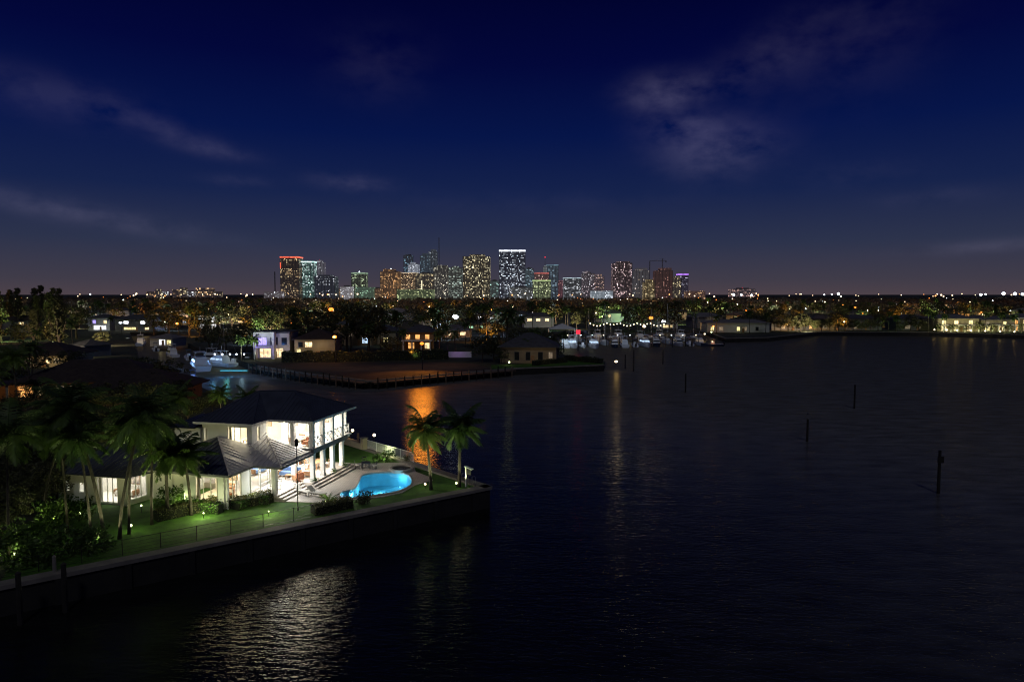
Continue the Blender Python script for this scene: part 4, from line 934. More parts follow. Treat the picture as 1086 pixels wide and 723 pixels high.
# ------------------------------------------------------------------ middle-distance houses
OCC = []                                     # footprints to keep trees out
def lit_mat(c): return M[c]
def house(px, py, wpx, h, label, wallm='cream', roofm='tile', depth=10, rot=0, storeys=1, wins=(), roofh=2.4, Y=None, hip=True, over=.6, extra=None, name="house", loc=None, wm=None, door=True, n=None):
    q = loc if loc is not None else (G(px, py) if Y is None else AT(px, Y)); W_ = wm or wpx * q.y / FPX
    r = empty(name, q, R(rot), label, "house"); OCC.append((q.x, q.y + depth / 2, max(W_, depth) * .6))
    b = MB(); b.box(-W_ / 2, W_ / 2, 0, depth, -.2, h)
    if storeys > 1: b.box(-W_ / 2 - .08, W_ / 2 + .08, -.08, depth + .08, h * .5 - .1, h * .5 + .08)
    b.build("wall", M[wallm], r)
    o = over; z = h; a = [(-W_ / 2 - o, -o, z), (W_ / 2 + o, -o, z), (W_ / 2 + o, depth + o, z), (-W_ / 2 - o, depth + o, z)]
    b = MB()
    if roofh < .6: b.box(-W_ / 2 - .15, W_ / 2 + .15, -.15, depth + .15, h, h + roofh)
    else:
        k = min(W_ * .45, depth * .5); p, q2 = (-W_ / 2 + k, depth / 2, z + roofh), (W_ / 2 - k, depth / 2, z + roofh)
        for f in ((a[0], a[1], q2, p), (a[1], a[2], q2), (a[2], a[3], p, q2), (a[3], a[0], p), (a[0], a[3], a[2], a[1])): b.face(f)
        for i in range(4): b.bar(Vector(a[i]) - Vector((0, 0, .1)), Vector(a[(i + 1) % 4]) - Vector((0, 0, .1)), .12, .2)
    b.build("roof", M[roofm], r)
    for (fx, z0, ww, hh, c) in wins:          # fx 0..1 across the front
        x = -W_ / 2 + W_ * fx; f = MB(); t = .07
        f.box(x - ww / 2 - t, x + ww / 2 + t, -.07, -.003, z0 - t, z0); f.box(x - ww / 2 - t, x + ww / 2 + t, -.07, -.003, z0 + hh, z0 + hh + t)
        nm = max(1, round(ww / 1.1))
        for k in range(nm + 1):
            xx = x - ww / 2 - t + (ww + t) * k / nm; f.box(xx, xx + t, -.068, -.004, z0, z0 + hh)
        w_ = f.build("window", M['grey'], r)
        g_ = MB(); g_.face([(x - ww / 2, -.03, z0), (x + ww / 2, -.03, z0), (x + ww / 2, -.03, z0 + hh), (x - ww / 2, -.03, z0 + hh)]); g_.build("pane", M[c], w_)
    if door:
        x = W_ * .08; b = MB(); b.box(x - .5, x + .5, -.05, -.002, 0, 2.1); b.build("door", M['teak'], r)
    return r
ww_, yw, ow, cw_, dw, vw, dk_ = 'warm window', 'yellow window', 'orange window', 'cool window', 'dim window', 'violet window', 'dglass'
# brown tiled villas on our own bank
bv = house(0, 0, 0, 3.1, "large brown-tiled villa with warm light under its eaves", 'ochre', 'tile', 13, 14, 1, [(.06, .6, 2.2, 1.9, ow), (.16, .9, 1.4, 1.5, ww_), (.30, 1.1, 1.2, 1.3, dw), (.40, 1.1, 1.4, 1.3, dw), (.55, 1.0, 2, 1.3, dk_), (.75, 1, 2, 1.3, dk_)], 3.3, loc=Vector((-75, 120, Zg)), wm=22, over=1.2)
b = MB(); b.box(-18.5, -11.2, -2.5, 4, 2.9, 3.2); b.box(-18.5, -11.2, 3.4, 3.7, 0, 2.89); b.build("porch_roof", M['tile'], bv)
for x in (-18, -14.8, -11.6): b = MB(); b.box(x - .18, x + .18, -2.3, -1.95, 0, 2.9); b.build("column", M['cream'], bv)
wash((-87, 116, 3.8), 300, (1, .42, .12), .3); wash((-92, 115, 3.2), 260, (1, .38, .1), .3); wash((-76, 115, 3.6), 60, (1, .55, .25), .3)
house(0, 0, 0, 2.8, "lower brown-tiled wing between the big villa and the canal", 'ochre', 'tile', 11, 5, 1, [(.2, 1, 1.4, 1.2, dk_), (.5, 1, 1.4, 1.2, dk_), (.8, 1, 1.4, 1.2, dk_)], 2.8, loc=Vector((-63, 112, Zg)), wm=15, over=1.0)
house(42, 0, 56, 3.0, "villa with yellow-lit wall behind the large brown roof", 'cream', 'tile', 14, 8, 1, [(.3, 1, 1.4, 1.2, dw), (.62, 1.0, 1.6, 1.3, ww_), (.8, 1, 1.2, 1.2, dw)], 3.0, Y=172, over=1)
wash(AT(40, 168, 4), 260, (1, .7, .3), .4); wash(AT(58, 168, 4), 200, (1, .75, .3), .4)
house(82, 0, 26, 3.4, "glass-fronted pavilion with tall white-lit bays", 'grey', 'groof', 8, -25, 1, [(.1, .3, 1.6, 2.8, 'white window'), (.40, .3, .9, 2.6, 'white window'), (.55, .3, .9, 2.6, 'white window'), (.70, .3, .9, 2.6, 'white window'), (.85, .3, .9, 2.6, 'white window')], 1.6, Y=200, door=False)
house(105, 0, 22, 6.5, "pale two-storey house with violet-white lit entrance beyond the canal", 'wwhite', 'groof', 12, 5, 2, [(.3, 3.6, 1.5, 1.8, vw), (.55, .5, 6, 2.2, 'white window'), (.8, 3.6, 1.5, 1.6, ww_)], 1.8, Y=345)
wash(AT(107, 340, 3), 160, (.85, .88, 1), .4); wash(AT(119, 340, 6), 120, (.9, .93, 1), .4)
house(142, 0, 40, 6.0, "two-storey house with two white upper windows beyond the canal", 'grey', 'groof', 12, 0, 2, [(.3, 3.6, 2.4, 1.5, 'white window'), (.75, 3.6, 2.4, 1.5, 'white window'), (.4, .8, 6, 1.2, yw), (.85, .8, 2, 1.2, ww_)], 2.2, Y=340)
house(171, 0, 26, 2.8, "small white garage-like house on the canal bank", 'wwhite', 'proof', 8, -8, 1, [(.55, .4, 2.4, 1.9, 'white window'), (.85, .4, 1.6, 1.7, yw)], 1.4, Y=243)
house(215, 0, 13, 7.5, "narrow white tower-like house lit cool white", 'wwhite', 'groof', 9, 0, 2, [(.5, 1.0, 3.0, 5.0, 'white window')], .4, Y=352)
house(255, 0, 60, 3.2, "long low dark house with three white windows among trees", 'grey', 'groof', 12, 0, 1, [(.2, 1, 2.8, 1.1, ww_), (.5, 1, 2.8, 1.1, ww_), (.75, 1, 1.8, 1.1, ww_)], 2, Y=420)
# violet-lit modern house and its tan wing
vh = house(289, 380, 36, 7.2, "modern white house glowing violet beside the yacht canal", 'wwhite', 'groof', 12, 6, 2, [(.22, 3.9, 2.4, 2.2, vw), (.56, 3.9, 2.0, 2.2, dk_), (.85, 3.9, 1.4, 2.0, dk_), (.30, .3, 3.0, 2.6, ww_), (.68, .3, 2.6, 2.6, ww_)], .4)
b = MB(); b.box(-4.6, -3.9, -2.4, -.1, -.1, 7.3); b.box(.4, 1.1, -2.4, -.1, -.1, 7.3); b.box(-4.6, 1.1, -2.45, -.09, 7.31, 7.7); b.box(-3.89, .39, -2.3, -.1, 3.2, 3.5); b.build("portal_frame", M['wwhite'], vh)
hp = vh.location
for (dx, dy, z, P, c) in ((-3, -4.2, 4.6, 170, (.30, .22, 1)), (3, -4.0, 6.2, 110, (.3, .3, 1)), (0, -4, 2.4, 70, (.6, .4, 1)), (4, -3, 2.6, 70, WARM)): wash(hp + Vector((dx, dy, z)), P * 1.4, c, .3)
house(334, 380, 42, 5.6, "tan two-storey house with brown roof joined beside the violet house", 'cream', 'tile', 12, 4, 2, [(.1, .3, 1.1, 2.4, yw), (.35, 3.3, 2, 1.4, ww_), (.15, 3.3, 1.2, 1.4, dk_), (.75, .8, 2.6, 1.3, dk_)], 2.6)
q = G(334, 380); wash(q + Vector((2, -3, 3.5)), 120, (1, .72, .35), .3); wash(q + Vector((-5, -3, 2.5)), 60, (1, .8, .4), .3)
# orange and purple houses behind the lot
oh = house(443, 0, 34, 6.0, "orange-lit two-storey house with white columns behind the bare lot", 'ochre', 'groof', 11, 0, 2, [(.2, 3.6, 1.4, 1.5, ow), (.5, 3.6, 1.4, 1.5, ow), (.8, 3.6, 1.4, 1.5, ow), (.3, .4, 2, 2, ow), (.8, .4, 1.6, 2, ww_)], 2.2, Y=226)
for x in (-4.4, -1.5, 1.5, 4.4): b = MB(); b.box(x - .2, x + .2, -2.6, -2.2, 0, 3.0); b.build("column", M['white'], oh)
b = MB(); b.box(-5, 5, -2.8, -.1, 3.0, 3.3); b.build("balcony", M['white'], oh)
b = MB(); p0, p1 = G(456, 379), G(500, 379); b.box(0, (p1 - p0).length, 0, .25, 0, 1.7, 0, 0, (p0.x, p0.y, Zg))
tag(b.build("garden_wall", M['white']), "low garden wall washed in purple light behind the lot", "wall"); wash(AT(466, 196, 3.2), 45, (.5, .16, 1), .2); wash(AT(486, 196, 3.2), 30, (.55, .25, 1), .2); wash(AT(440, 190, 3.0), 30, (.7, 1, .3), .2)
house(418, 0, 40, 4.5, "hall with pale domed-looking hip roof under the copper tower", 'grey', 'proof', 26, 0, 1, [(.25, 1.5, 3, 1.5, ww_), (.6, 1.5, 3, 1.5, 'green window')], 4.0, Y=490)
th_ = house(560, 385, 60, 4.4, "tan house with tall pale hip roof behind the dark round tree", 'tan', 'groof', 13, -6, 1, [(.3, .8, 1.2, 2.2, dk_), (.5, .8, 1.2, 2.2, dk_), (.72, .8, 1.2, 2.2, dk_), (.9, .8, 1.0, 2.2, dw)], 3.4)
q = G(556, 386); wash(q + Vector((2, -4, 3)), 70, (1, .75, .4), .3); wash(q + Vector((6, -4, 3)), 50, (1, .75, .35), .3); garden_lamp(540, 387, 4, (.9, 1, .5), "garden lamp on the grass below the tan house", z=Zg, h=.5, r_=.25)
house(378, 0, 34, 5.8, "dark two-storey house with one cyan-lit window by the orange street lamps", 'tan', 'tile', 12, 0, 2, [(.8, .8, 2.6, 2.0, cw_), (.3, 3.4, 1.4, 1.3, dw)], 2.4, Y=245)
house(402, 0, 36, 5.0, "house with faint green-lit garden front between orange lamps", 'cream', 'groof', 12, 0, 2, [(.2, 3, 1.4, 1.2, dw), (.7, .8, 1.6, 1.6, yw)], 2.2, Y=252)
house(708, 0, 22, 6.0, "whitish two-storey house behind the marina masts", 'wwhite', 'groof', 12, 0, 2, [(.3, 3.4, 2.4, 1.4, 'white window'), (.7, 3.4, 2.4, 1.4, dw), (.5, .6, 5, 1.4, ww_)], .5, Y=365)
house(783, 0, 66, 4.6, "long low white house with lit garden on the middle shore", 'wwhite', 'proof', 12, 0, 1, [(.08, .8, 1.6, 1.8, yw), (.22, .8, 2.2, 1.8, dw), (.5, .8, 1.5, 1.8, yw), (.6, .8, 2.2, 1.8, dw), (.8, .8, 1.4, 1.8, dk_)], 1.6, Y=330)
for px, P, c in ((757, 90, SODIUM), (787, 160, (.95, 1, .5)), (740, 60, (.8, 1, .4)), (812, 90, (.7, 1, .4))): wash(AT(px, 322, 4), P, c, .3)
house(838, 0, 40, 4.5, "dark shoreline house in shadow beyond the long white one", 'grey', 'groof', 12, 0, 1, [(.3, .8, 2.2, 1.4, dw), (.7, .8, 2.2, 1.4, dk_)], 2.2, Y=350)
house(868, 0, 34, 4.0, "low shoreline house with small orange entrance light", 'tan', 'tile', 10, 0, 1, [(.25, .8, 1.5, 1.5, ow), (.7, .8, 2.2, 1.3, dw)], 1.8, Y=352)
house(915, 0, 40, 6.0, "dark grey two-storey house on the far shore", 'grey', 'groof', 12, 0, 2, [(.3, .8, 2.2, 1.6, dw), (.7, 3.4, 2.2, 1.4, dk_), (.2, 3.4, 2.2, 1.4, dk_)], 1.8, Y=350)
house(970, 0, 36, 6.0, "bluish dim two-storey house beside the lit mansion's palms", 'grey', 'groof', 12, 0, 2, [(.3, .8, 3, 1.8, cw_ if False else dw), (.7, .8, 2.2, 1.8, dw), (.5, 3.4, 2, 1.4, dk_)], 2.0, Y=350)
# the mansion on the right: three lit blocks
for i, (px, wpx, h, st, l, ws) in enumerate(((1016, 44, 6.6, 2, "cream mansion block with balconies, first of the lit waterfront mansion", [(.15, 3.8, 2, 1.8, yw), (.45, 3.8, 2, 1.8, ww_), (.8, 3.8, 2, 1.8, yw), (.15, .4, 2.4, 2.4, ww_), (.45, .4, 2.4, 2.4, yw), (.78, .4, 2.4, 2.4, ww_)]),
        (1058, 36, 5.8, 2, "middle mansion block glowing yellow-green behind garden palms", [(.2, 3.4, 1.6, 1.4, dw), (.7, 3.4, 1.6, 1.4, yw), (.2, .4, 2.8, 2.2, yw), (.6, .4, 2.8, 2.2, ww_)]),
        (1092, 38, 7.0, 2, "mansion block with tall orange-lit colonnade at the picture edge", [(.12, .3, 1.8, 5.2, ow), (.36, .3, 1.8, 5.2, ww_), (.6, .3, 1.8, 5.2, ow), (.84, .3, 1.8, 5.2, ww_)]))):
    hh = house(px, 0, wpx, h, l, 'cream', 'proof', 14, 0, st, ws, 1.6 if i else 1.9, Y=336 + 3 * i)
    Wm = wpx * (336 + 3 * i) / FPX
    for k in range(6):
        x = -Wm / 2 + Wm * (k + .5) / 6; b = MB(); b.box(x - .22, x + .22, -2.6, -2.2, 0, 3.1 if i < 2 else 6.4); b.build("column", M['white'], hh)
    b = MB(); b.box(-Wm / 2, Wm / 2, -2.8, -.1, 3.1 if i < 2 else 6.4, 3.45 if i < 2 else 6.8); b.build("balcony", M['white'], hh)
for px, z, P in ((996, 5, 260), (1008, 3, 300), (1022, 6, 260), (1035, 3.5, 300), (1052, 4, 320), (1066, 3, 300), (1080, 5, 320), (1092, 3, 300)): wash(AT(px, 327, z), P * 2.8, (1, .88, .42) if int(px) % 4 else (1, .93, .6), .4)
for k, px in enumerate((992, 1005, 1016, 1031, 1046, 1062, 1077)):
    q = G(px, 352.6 + (px - 990) * .028, 2.0); q.y += .8; r = empty("seawall_lamp", q, 0, "small white lamp in the row along the mansion's seawall", "seawall lamp", "lamps along the mansion seawall"); b = MB(); b.tube([(0, 0, 0), (0, 0, 1.1)], .08, 6); b.build("post", M['dark'], r)
    b = MB(); b.ball((0, 0, 1.35), .3 if k != 1 else .4); b.build("globe", M['warm lamp'], r); point(q + Vector((0, -.3, 1.5)), 7, (1, .9, .65), .4); wash(q + Vector((0, -.3, 1.7)), 120, (1, .9, .55), .3)

# ------------------------------------------------------------------ street lamps
def street_lamp(px, py, Y, col, mt, P, label, r_=.45, z=None, rr=.5, group=None, mirror=False):
    zl = z if z is not None else ZAT(py, Y); q = AT(px, Y, Zg); r = empty("street_lamp", q, 0, label, "street lamp", group); h = zl - Zg
    b = MB(); b.tube([(0, 0, 0), (0, 0, h - .1)], [.14, .08], 6); b.bar((0, 0, h - .15), (0, -.5, h), .1); b.build("pole", M['dark'], r)
    b = MB(); b.ball((0, -.6, h), r_, sz=.7); b.build("lamp_head", M[mt], r)
    if P and mirror: wash(q + Vector((0, -1.3, h)), P, col, rr, aim=(0, -1, -.45), ang=140)
    elif P: wash(q + Vector((0, -1.3, h)), P, col, rr, ang=165)
    return r
street_lamp(352, 328, 300, SODIUM, 'sodium lamp', 14000, "tall orange street lamp, upper of the bright pair beside the tan house", 1.15)
street_lamp(356, 357, 184, SODIUM, 'sodium lamp', 1500, "lower orange street lamp at the end wall of the tan house", .6)
wash(AT(347, 178, 6), 420, SODIUM, .4)
street_lamp(448, 364, 166, (1, .33, .035), 'sodium lamp', 3800, "orange lamp on the lot edge whose reflection streaks the water", .5, rr=2.6, mirror=True)
for px_, Y_ in ((370, 172), (430, 172), (330, 180), (480, 178)): wash(AT(px_, Y_, 9), 380, (1, .5, .25), 1, aim=(0, -.1, -1), ang=130)  # added overhead orange fill on the lot, no fixtures
wash(AT(446, 196, 4.5), 700, SODIUM, .3); wash(AT(436, 190, 4), 300, SODIUM, .3)
street_lamp(483, 336, 330, COOL, 'white lamp', 14000, "brilliant blue-white street lamp above the dark trees", 1.5)
street_lamp(690, 337, 345, SODIUM, 'sodium lamp', 7000, "orange street lamp behind the marina", 1.1)
street_lamp(189, 343, 300, SODIUM, 'sodium lamp', 900, "orange street lamp beside the narrow white tower-like house", .6)
street_lamp(756, 346, 322, SODIUM, 'sodium lamp', 350, "orange lamp at the end of the long low white house", .5)
street_lamp(906, 326, 520, SODIUM, 'sodium lamp', 700, "deep orange street lamp above the dark far-shore trees", .8)
street_lamp(683, 346, 318, WARM, 'warm lamp', 300, "white dock lamp standing among the marina boats", .8)
street_lamp(653, 383, 179, WARM, 'warm lamp', 55, "warm lamp at the tip of the bare lot, mirrored in the water", .4, rr=.5, mirror=True)
street_lamp(129, 342, 332, COOL, 'white lamp', 500, "white street lamp between the two pale canal houses", .7)
street_lamp(406, 334, 470, WARM, 'warm lamp', 500, "small white lamp on the pale-roofed hall", .7)
street_lamp(1040, 331, 500, SODIUM, 'sodium lamp', 300, "orange lamp high behind the mansion", .7)
street_lamp(791, 329, 480, SODIUM, 'sodium lamp', 200, "dull orange lamp behind the long low white house", .7)
street_lamp(747, 354, 300, WARM, 'warm lamp', 150, "small white lamp at the outermost marina dock", .4)
street_lamp(754, 352, 305, (1, 1, .6), 'garden lamp', 120, "small yellow-green lamp beside the outermost dock lamp", .35)

# ------------------------------------------------------------------ boats
def boat(q, rz, L, hull, label, kind='motor', lit=None, group=None, z=0):
    r = empty("motor_yacht" if kind != 'sail' else "sailboat", (q[0], q[1], z), rz, label, "boat", group); n = 9; Bm = L * .15 * 1.0; S = []
    for i in range(n + 1):
        t = i / n; hb = Bm * (1 - max(0, (t - .45) / .55) ** 2.2) * (.9 + .1 * min(1, t * 4)); fz = L * .085 * (1 + .7 * t * t); y = -L / 2 + L * t
        S.append([(-hb, y, fz), (-hb * .82, y - (.02 * L if i == n else 0), .1), (0, y - (.05 * L if i == n else 0), -.5), (hb * .82, y - (.02 * L if i == n else 0), .1), (hb, y, fz)])
    b = MB()
    for i in range(n):
        for k in range(4): b.face([S[i][k], S[i + 1][k], S[i + 1][k + 1], S[i][k + 1]])
        b.face([S[i][4], S[i + 1][4], S[i + 1][0], S[i][0]], 1)
    b.face(S[0][::-1]); b.build("hull", [M[hull], M['hullw']], r)
    d = L * .09
    def prism(x, y0, y1, z0, z1, sl, m=0, bb=None):
        bb = bb or b; P = [(-x, y0, z0), (x, y0, z0), (x, y1, z0), (-x, y1, z0), (-x * .88, y0 + sl * .25, z1), (x * .88, y0 + sl * .25, z1), (x * .88, y1 - sl, z1), (-x * .88, y1 - sl, z1)]
        nn = len(bb.v); bb.v += P
        for f in ((0, 3, 2, 1), (4, 5, 6, 7), (0, 1, 5, 4), (1, 2, 6, 5), (2, 3, 7, 6), (3, 0, 4, 7)): bb.f.append(tuple(nn + i for i in f)); bb.m.append(m)
    if kind == 'motor':
        b = MB(); prism(Bm * .72, -L * .28, L * .2, d, d + 1.55, L * .09); b.build("cabin", M['hullw'], r)
        b = MB(); prism(Bm * .735, -L * .25, L * .165, d + .75, d + 1.25, L * .03); b.build("cabin_window", M[lit or 'dglass'], r)
        b = MB(); prism(Bm * .6, -L * .24, L * .08, d + 1.56, d + 2.0, L * .04); b.build("flybridge", M['hullw'], r)
        b = MB()
        for sx_ in (-1, 1):
            for y in (-.2, .02): b.bar((sx_ * Bm * .5, L * y, d + 2.0), (sx_ * Bm * .5, L * y, d + 3.2), .06)
        b.box(-Bm * .6, Bm * .6, -L * .24, L * .05, d + 3.2, d + 3.3); b.bar((0, -L * .1, d + 3.3), (0, -L * .12, d + 4.6), .07); b.build("hardtop", M['hullw'], r)
    elif kind == 'open':
        b = MB(); prism(Bm * .35, -L * .1, L * .08, d, d + 1.1, L * .04); b.build("console", M['hullw'], r)
        b = MB(); 
        for sx_ in (-1, 1):
            for y in (-.1, .06): b.bar((sx_ * Bm * .45, L * y, d), (sx_ * Bm * .4, L * y, d + 2.1), .05)
        b.box(-Bm * .55, Bm * .55, -L * .14, L * .1, d + 2.1, d + 2.18); b.build("bimini_top", M['canvas'], r)
        b = MB(); b.box(-.3, .3, -L * .56, -L * .5, .2, d + .7); b.build("outboard_engine", M['dark'], r)
    else:
        b = MB(); prism(Bm * .55, -L * .2, L * .15, d, d + .7, L * .06); b.build("cabin", M['hullw'], r)
        b = MB(); b.tube([(0, L * .06, d), (0, L * .06, L * 1.25)], [.09, .05], 6); b.bar((-Bm * .5, L * .06, L * .7), (Bm * .5, L * .06, L * .7), .05); b.build("mast", M['steel'], r)
        b = MB(); b.tube([(0, L * .05, d + 1.3), (0, -L * .4, d + 1.25)], .16, 6); b.build("boom", M['canvas'], r)
        b = MB()
        for y in (L * .48, -L * .48): b.bar((0, y, d), (0, L * .06, L * 1.22), .025)
        b.build("stays", M['steel'], r)
    return r
random.seed(5)
xs = [598, 607, 618, 630, 641, 652, 662, 673, 684, 696, 707, 719, 731, 742]
adj = ["under the white canopy", "beside the red light", "next to the boat by the red light", "at the start of the festoon lights", "below the first dip of the festoon lights", "below the middle of the festoon lights", "below the last festoon bulbs", "before the white dock lamp's left neighbour", "directly below the white dock lamp", "just past the white dock lamp", "in front of the whitish house", "past the whitish house", "near the outer end of the row", "last in the marina row"]
adj[7] = "one berth short of the white dock lamp"
for k, px in enumerate(xs):
    kd = ['motor', 'motor', 'open', 'motor', 'sail', 'motor', 'motor', 'open', 'motor', 'motor', 'sail', 'motor', 'open', 'motor'][k]
    yb = 368.5 - abs(k - 3) * .25; q = G(px, yb - (3 if kd == 'sail' else 0), 0); L = random.uniform(10, 14) if kd == 'motor' else (8.5 if kd == 'open' else 13)
    boat(q, R(random.choice((180, 0)) + random.uniform(-6, 6)), L, 'hulld' if k in (5, 9) else 'hullw', ("white motor yacht " if kd == 'motor' else "small open boat with canvas top " if kd == 'open' else "sailboat with bare mast ") .replace("white", "navy" if k in (5, 9) else "white") + adj[k], kd, [None, 'cool window', None, 'cool window', None, None, 'dim window'][k % 7], "boats in the marina")
    if k % 2 == 0 or k < 5: wash(AT(px, q.y - L * .75, 4.5), [420, 200, 340, 260, 120, 60, 60, 60, 70, 50, 50, 60, 50, 60][k], COOL if k % 3 else (.6, .8, 1), .3)
for k, (px, L, l) in enumerate(((603, 10, "sailboat mast rising beside the white canopy"), (624, 11, "sailboat between the red light and the first festoon pole"), (647, 9, "small sailboat under the second dip of the festoon"), (690, 11, "sailboat behind the white dock lamp"), (735, 10, "sailboat near the outer end of the second row"))):
    boat(G(px, 360, 0), R(180 + k), L, 'hullw', l, 'sail', None, "boats in the marina")
for k, px in enumerate(range(594, 748, 7)):
    q = G(px, 366.5 + (k % 3) * .8, 0); b = MB(); b.tube([(0, 0, -2), (0, 0, 3.0 + (k % 4) * .4)], .16, 6); tag(b.build("mooring_piling", M['dwood' if k % 2 else 'wood'], loc=q), "mooring piling standing between the marina boats", "piling", "pilings of the marina")
for k, px in enumerate((602, 616, 628, 640, 655, 668, 700, 712, 724, 738)):
    q = G(px, 358.5, 1.2); r = empty("dock_lamp", q, 0, "small bluish-white pedestal lamp on the main marina dock", "dock lamp", "pedestal lamps of the marina dock"); b = MB(); b.box(-.12, .12, -.12, .12, 0, 1.1); b.build("pedestal", M['grey'], r); b = MB(); b.ball((0, 0, 1.3), .2, seg=8, rings=5); b.build("globe", M['white lamp' if k % 3 else 'festoon bulb'], r)
    point(q + Vector((0, -.4, 2.2)), 7 if px < 660 else 4, COOL if k % 3 else WARM, .2)
for k, px in enumerate((612, 634, 656, 678, 700, 722)):
    q = G(px, 361, 0); boat(q, R(random.choice((0, 180))), 12 + k % 3 * 1.5, 'hullw', ["white yacht in the second marina row behind the red light", "white yacht in the second marina row under the first festoon bulbs", "white yacht in the second marina row under the last festoon bulbs", "white yacht in the second marina row behind the white dock lamp", "white yacht in the second marina row before the whitish house", "white yacht ending the second marina row"][k], 'motor', 'dim window' if k % 2 else None, "boats in the marina")
    if k % 2: wash(AT(px, q.y - 11, 5), 130, (1, .9, .7), .3)
q = G(755, 367, 0); boat(q, R(95), 9, 'hulld', "small dark boat with orange-lit deck at the outermost dock", 'open'); wash(q + Vector((0, -2.5, 2.2)), 70, (1, .35, .1), .2); wash(q + Vector((0, -.5, 1.9)), 30, (1, .8, .5), .2)
md = dock([tuple(G(596, 357)[:2]), tuple(G(750, 358)[:2])], 0, 2.2, "main marina dock behind the first row of boats", 14, ht=1.2)
# marina canopy, red lamp, festoon
q = G(597, 364, 1.6); r = empty("boat_canopy", q, 0, "white peaked boat canopy on posts lit from below", "canopy")
b = MB(); pk = (0, 3, 7.4); cs = [(-5, -1, 5.4), (5, -1, 5.4), (5, 7, 5.4), (-5, 7, 5.4)]
for i in range(4): b.face([cs[i], cs[(i + 1) % 4], pk])
b.build("canopy_roof", M['white'], r)
for x, y, z in cs: b = MB(); b.tube([(x, y, -2.5), (x, y, z)], .12, 6); b.build("post", M['steel'], r)
wash(q + Vector((0, 2, 4.6)), 260, (.85, .95, 1), .4); wash(q + Vector((-3, -3, 3)), 160, (.7, .9, 1), .3)
q = G(613, 372, 0); r = empty("navigation_light", (q.x, q.y, 0), 0, "glowing red light on a piling in the marina basin", "navigation light"); zt = ZAT(352, q.y)
b = MB(); b.tube([(0, 0, -2), (0, 0, zt)], .18, 7); b.build("piling", M['dwood'], r); b = MB(); b.box(-.75, .75, -.4, -.1, zt - .7, zt + .7); b.build("light_panel", M['red lamp'], r); point(Vector((q.x, q.y - 1.4, zt)), 3, (1, .03, .05), .5)
fe = empty("festoon_lights", AT(625, 300, 0), 0, "string of warm festoon bulbs sagging between poles above the marina", "string lights"); f0_ = fe.location
pts = []
for k in range(5):
    a, c = AT(626 + k * 16, 300, 7.2), AT(642 + k * 16, 300, 7.2)
    for i in range(9): t = i / 9; p = a.lerp(c, t); p.z = 7.2 - 1.1 * math.sin(PI * t) + (.5 if k % 2 else 0); pts.append(p)
w_ = MB(); w_.tube([p - f0_ for p in pts], .03, 4); w_.build("cable", M['dark'], fe)
for p in pts[::2]: b = MB(); b.ball(p - f0_, .26, seg=6, rings=4); b.build("bulb", M['festoon bulb'], fe)
for k in range(6): p = AT(626 + k * 16, 300, 0) - f0_; b = MB(); b.tube([(p.x, p.y, 0), (p.x, p.y, 7.3)], .07, 5); b.build("pole", M['dark'], fe)
for px in (640, 665, 690): wash(AT(px, 299, 6), 90, (1, .75, .4), .4)
# blue-lit yachts in the side canal
for (px, py, rz, L, kd, lit, l) in ((212, 391, 30, 16, 'motor', 'blue lamp', "large motor yacht washed in blue light in the side canal"), (232, 388, 60, 12, 'motor', 'cool window', "white motor yacht behind the blue-washed one"), (248, 387, 70, 9, 'open', None, "open fishing boat beside the violet house's dock"), (262, 385, 80, 9, 'open', None, "small open boat nearest the violet house"),
        (205, 405, 20, 8, 'open', None, "small runabout moored against our bank of the side canal"), (150, 366, 20, 11, 'motor', 'dim window', "grey-looking motor boat in the dark far canal"), (182, 378, 40, 10, 'motor', None, "white motor boat where the far canal bends"), (136, 363, 10, 9, 'open', None, "open boat moored deep in the dark far canal")):
    boat(G(px, py, 0), R(rz), L, 'hullw', l, kd, lit)
for px, py, P, c, z in ((208, 398, 240, (.18, .38, 1), 3.5), (222, 393, 260, (.12, .4, 1), 4), (240, 394, 260, (.12, .5, 1), 3.5), (252, 392, 420, (.3, .65, 1), 3), (264, 390, 330, (.45, .6, 1), 3), (216, 384, 300, (.2, .4, 1), 6), (184, 383, 60, COOL, 3)):
    wash(G(px, py, z), P, c, .3)
for px, py, P, c, z in ((226, 391, 200, (.06, .28, 1), 2.5), (240, 389, 260, (.08, .5, 1), 2.5), (256, 388, 160, (.2, .4, 1), 2.5), (210, 396, 110, (.15, .3, 1), 2.2), (184, 381, 12, (.6, .8, 1), 2.2)):
    point(G(px, py, z), P, c, .4)
for (px, py, rz, L, kd, l) in ((222, 384, 75, 10, 'motor', "white motor yacht with its bow behind the blue-washed one's hardtop"), (240, 383, 80, 9, 'sail', "sailboat with bare mast among the blue-lit yachts"), (200, 381, 30, 9, 'open', "open boat between the far canal bend and the blue-lit yachts"), (165, 372, 30, 8, 'open', "open boat before the small white canal-bank house")):
    boat(G(px, py, 0), R(rz), L, 'hullw', l, kd)
for k, (px, py) in enumerate(((228, 376), (236, 377), (244, 377), (251, 378), (259, 379))):
    q = AT(px, 190, 1.5); r = empty("dock_lamp", q, 0, "blue-white dock lamp in the row above the canal yachts", "dock lamp", "lamps above the canal yachts"); b = MB(); b.tube([(0, 0, 0), (0, 0, 1.6)], .06, 5); b.build("post", M['dark'], r); b = MB(); b.ball((0, 0, 1.8), .24); b.build("globe", M['white lamp'], r)
q = G(248, 394, -.25); b = MB(); b.box(-3.5, 3.5, -.3, .3, -.1, .06); tag(b.build("cyan_glow_slab", E('cyan glow', (.05, .6, .85), 1.6), loc=(q.x, q.y, 0)), "cyan emissive slab painting the glow on the canal surface", "water glow")  # emissive slab stands in for the cyan glow on the water
wash(Vector((q.x, q.y, 1.0)), 60, (.1, .6, .9), .4)
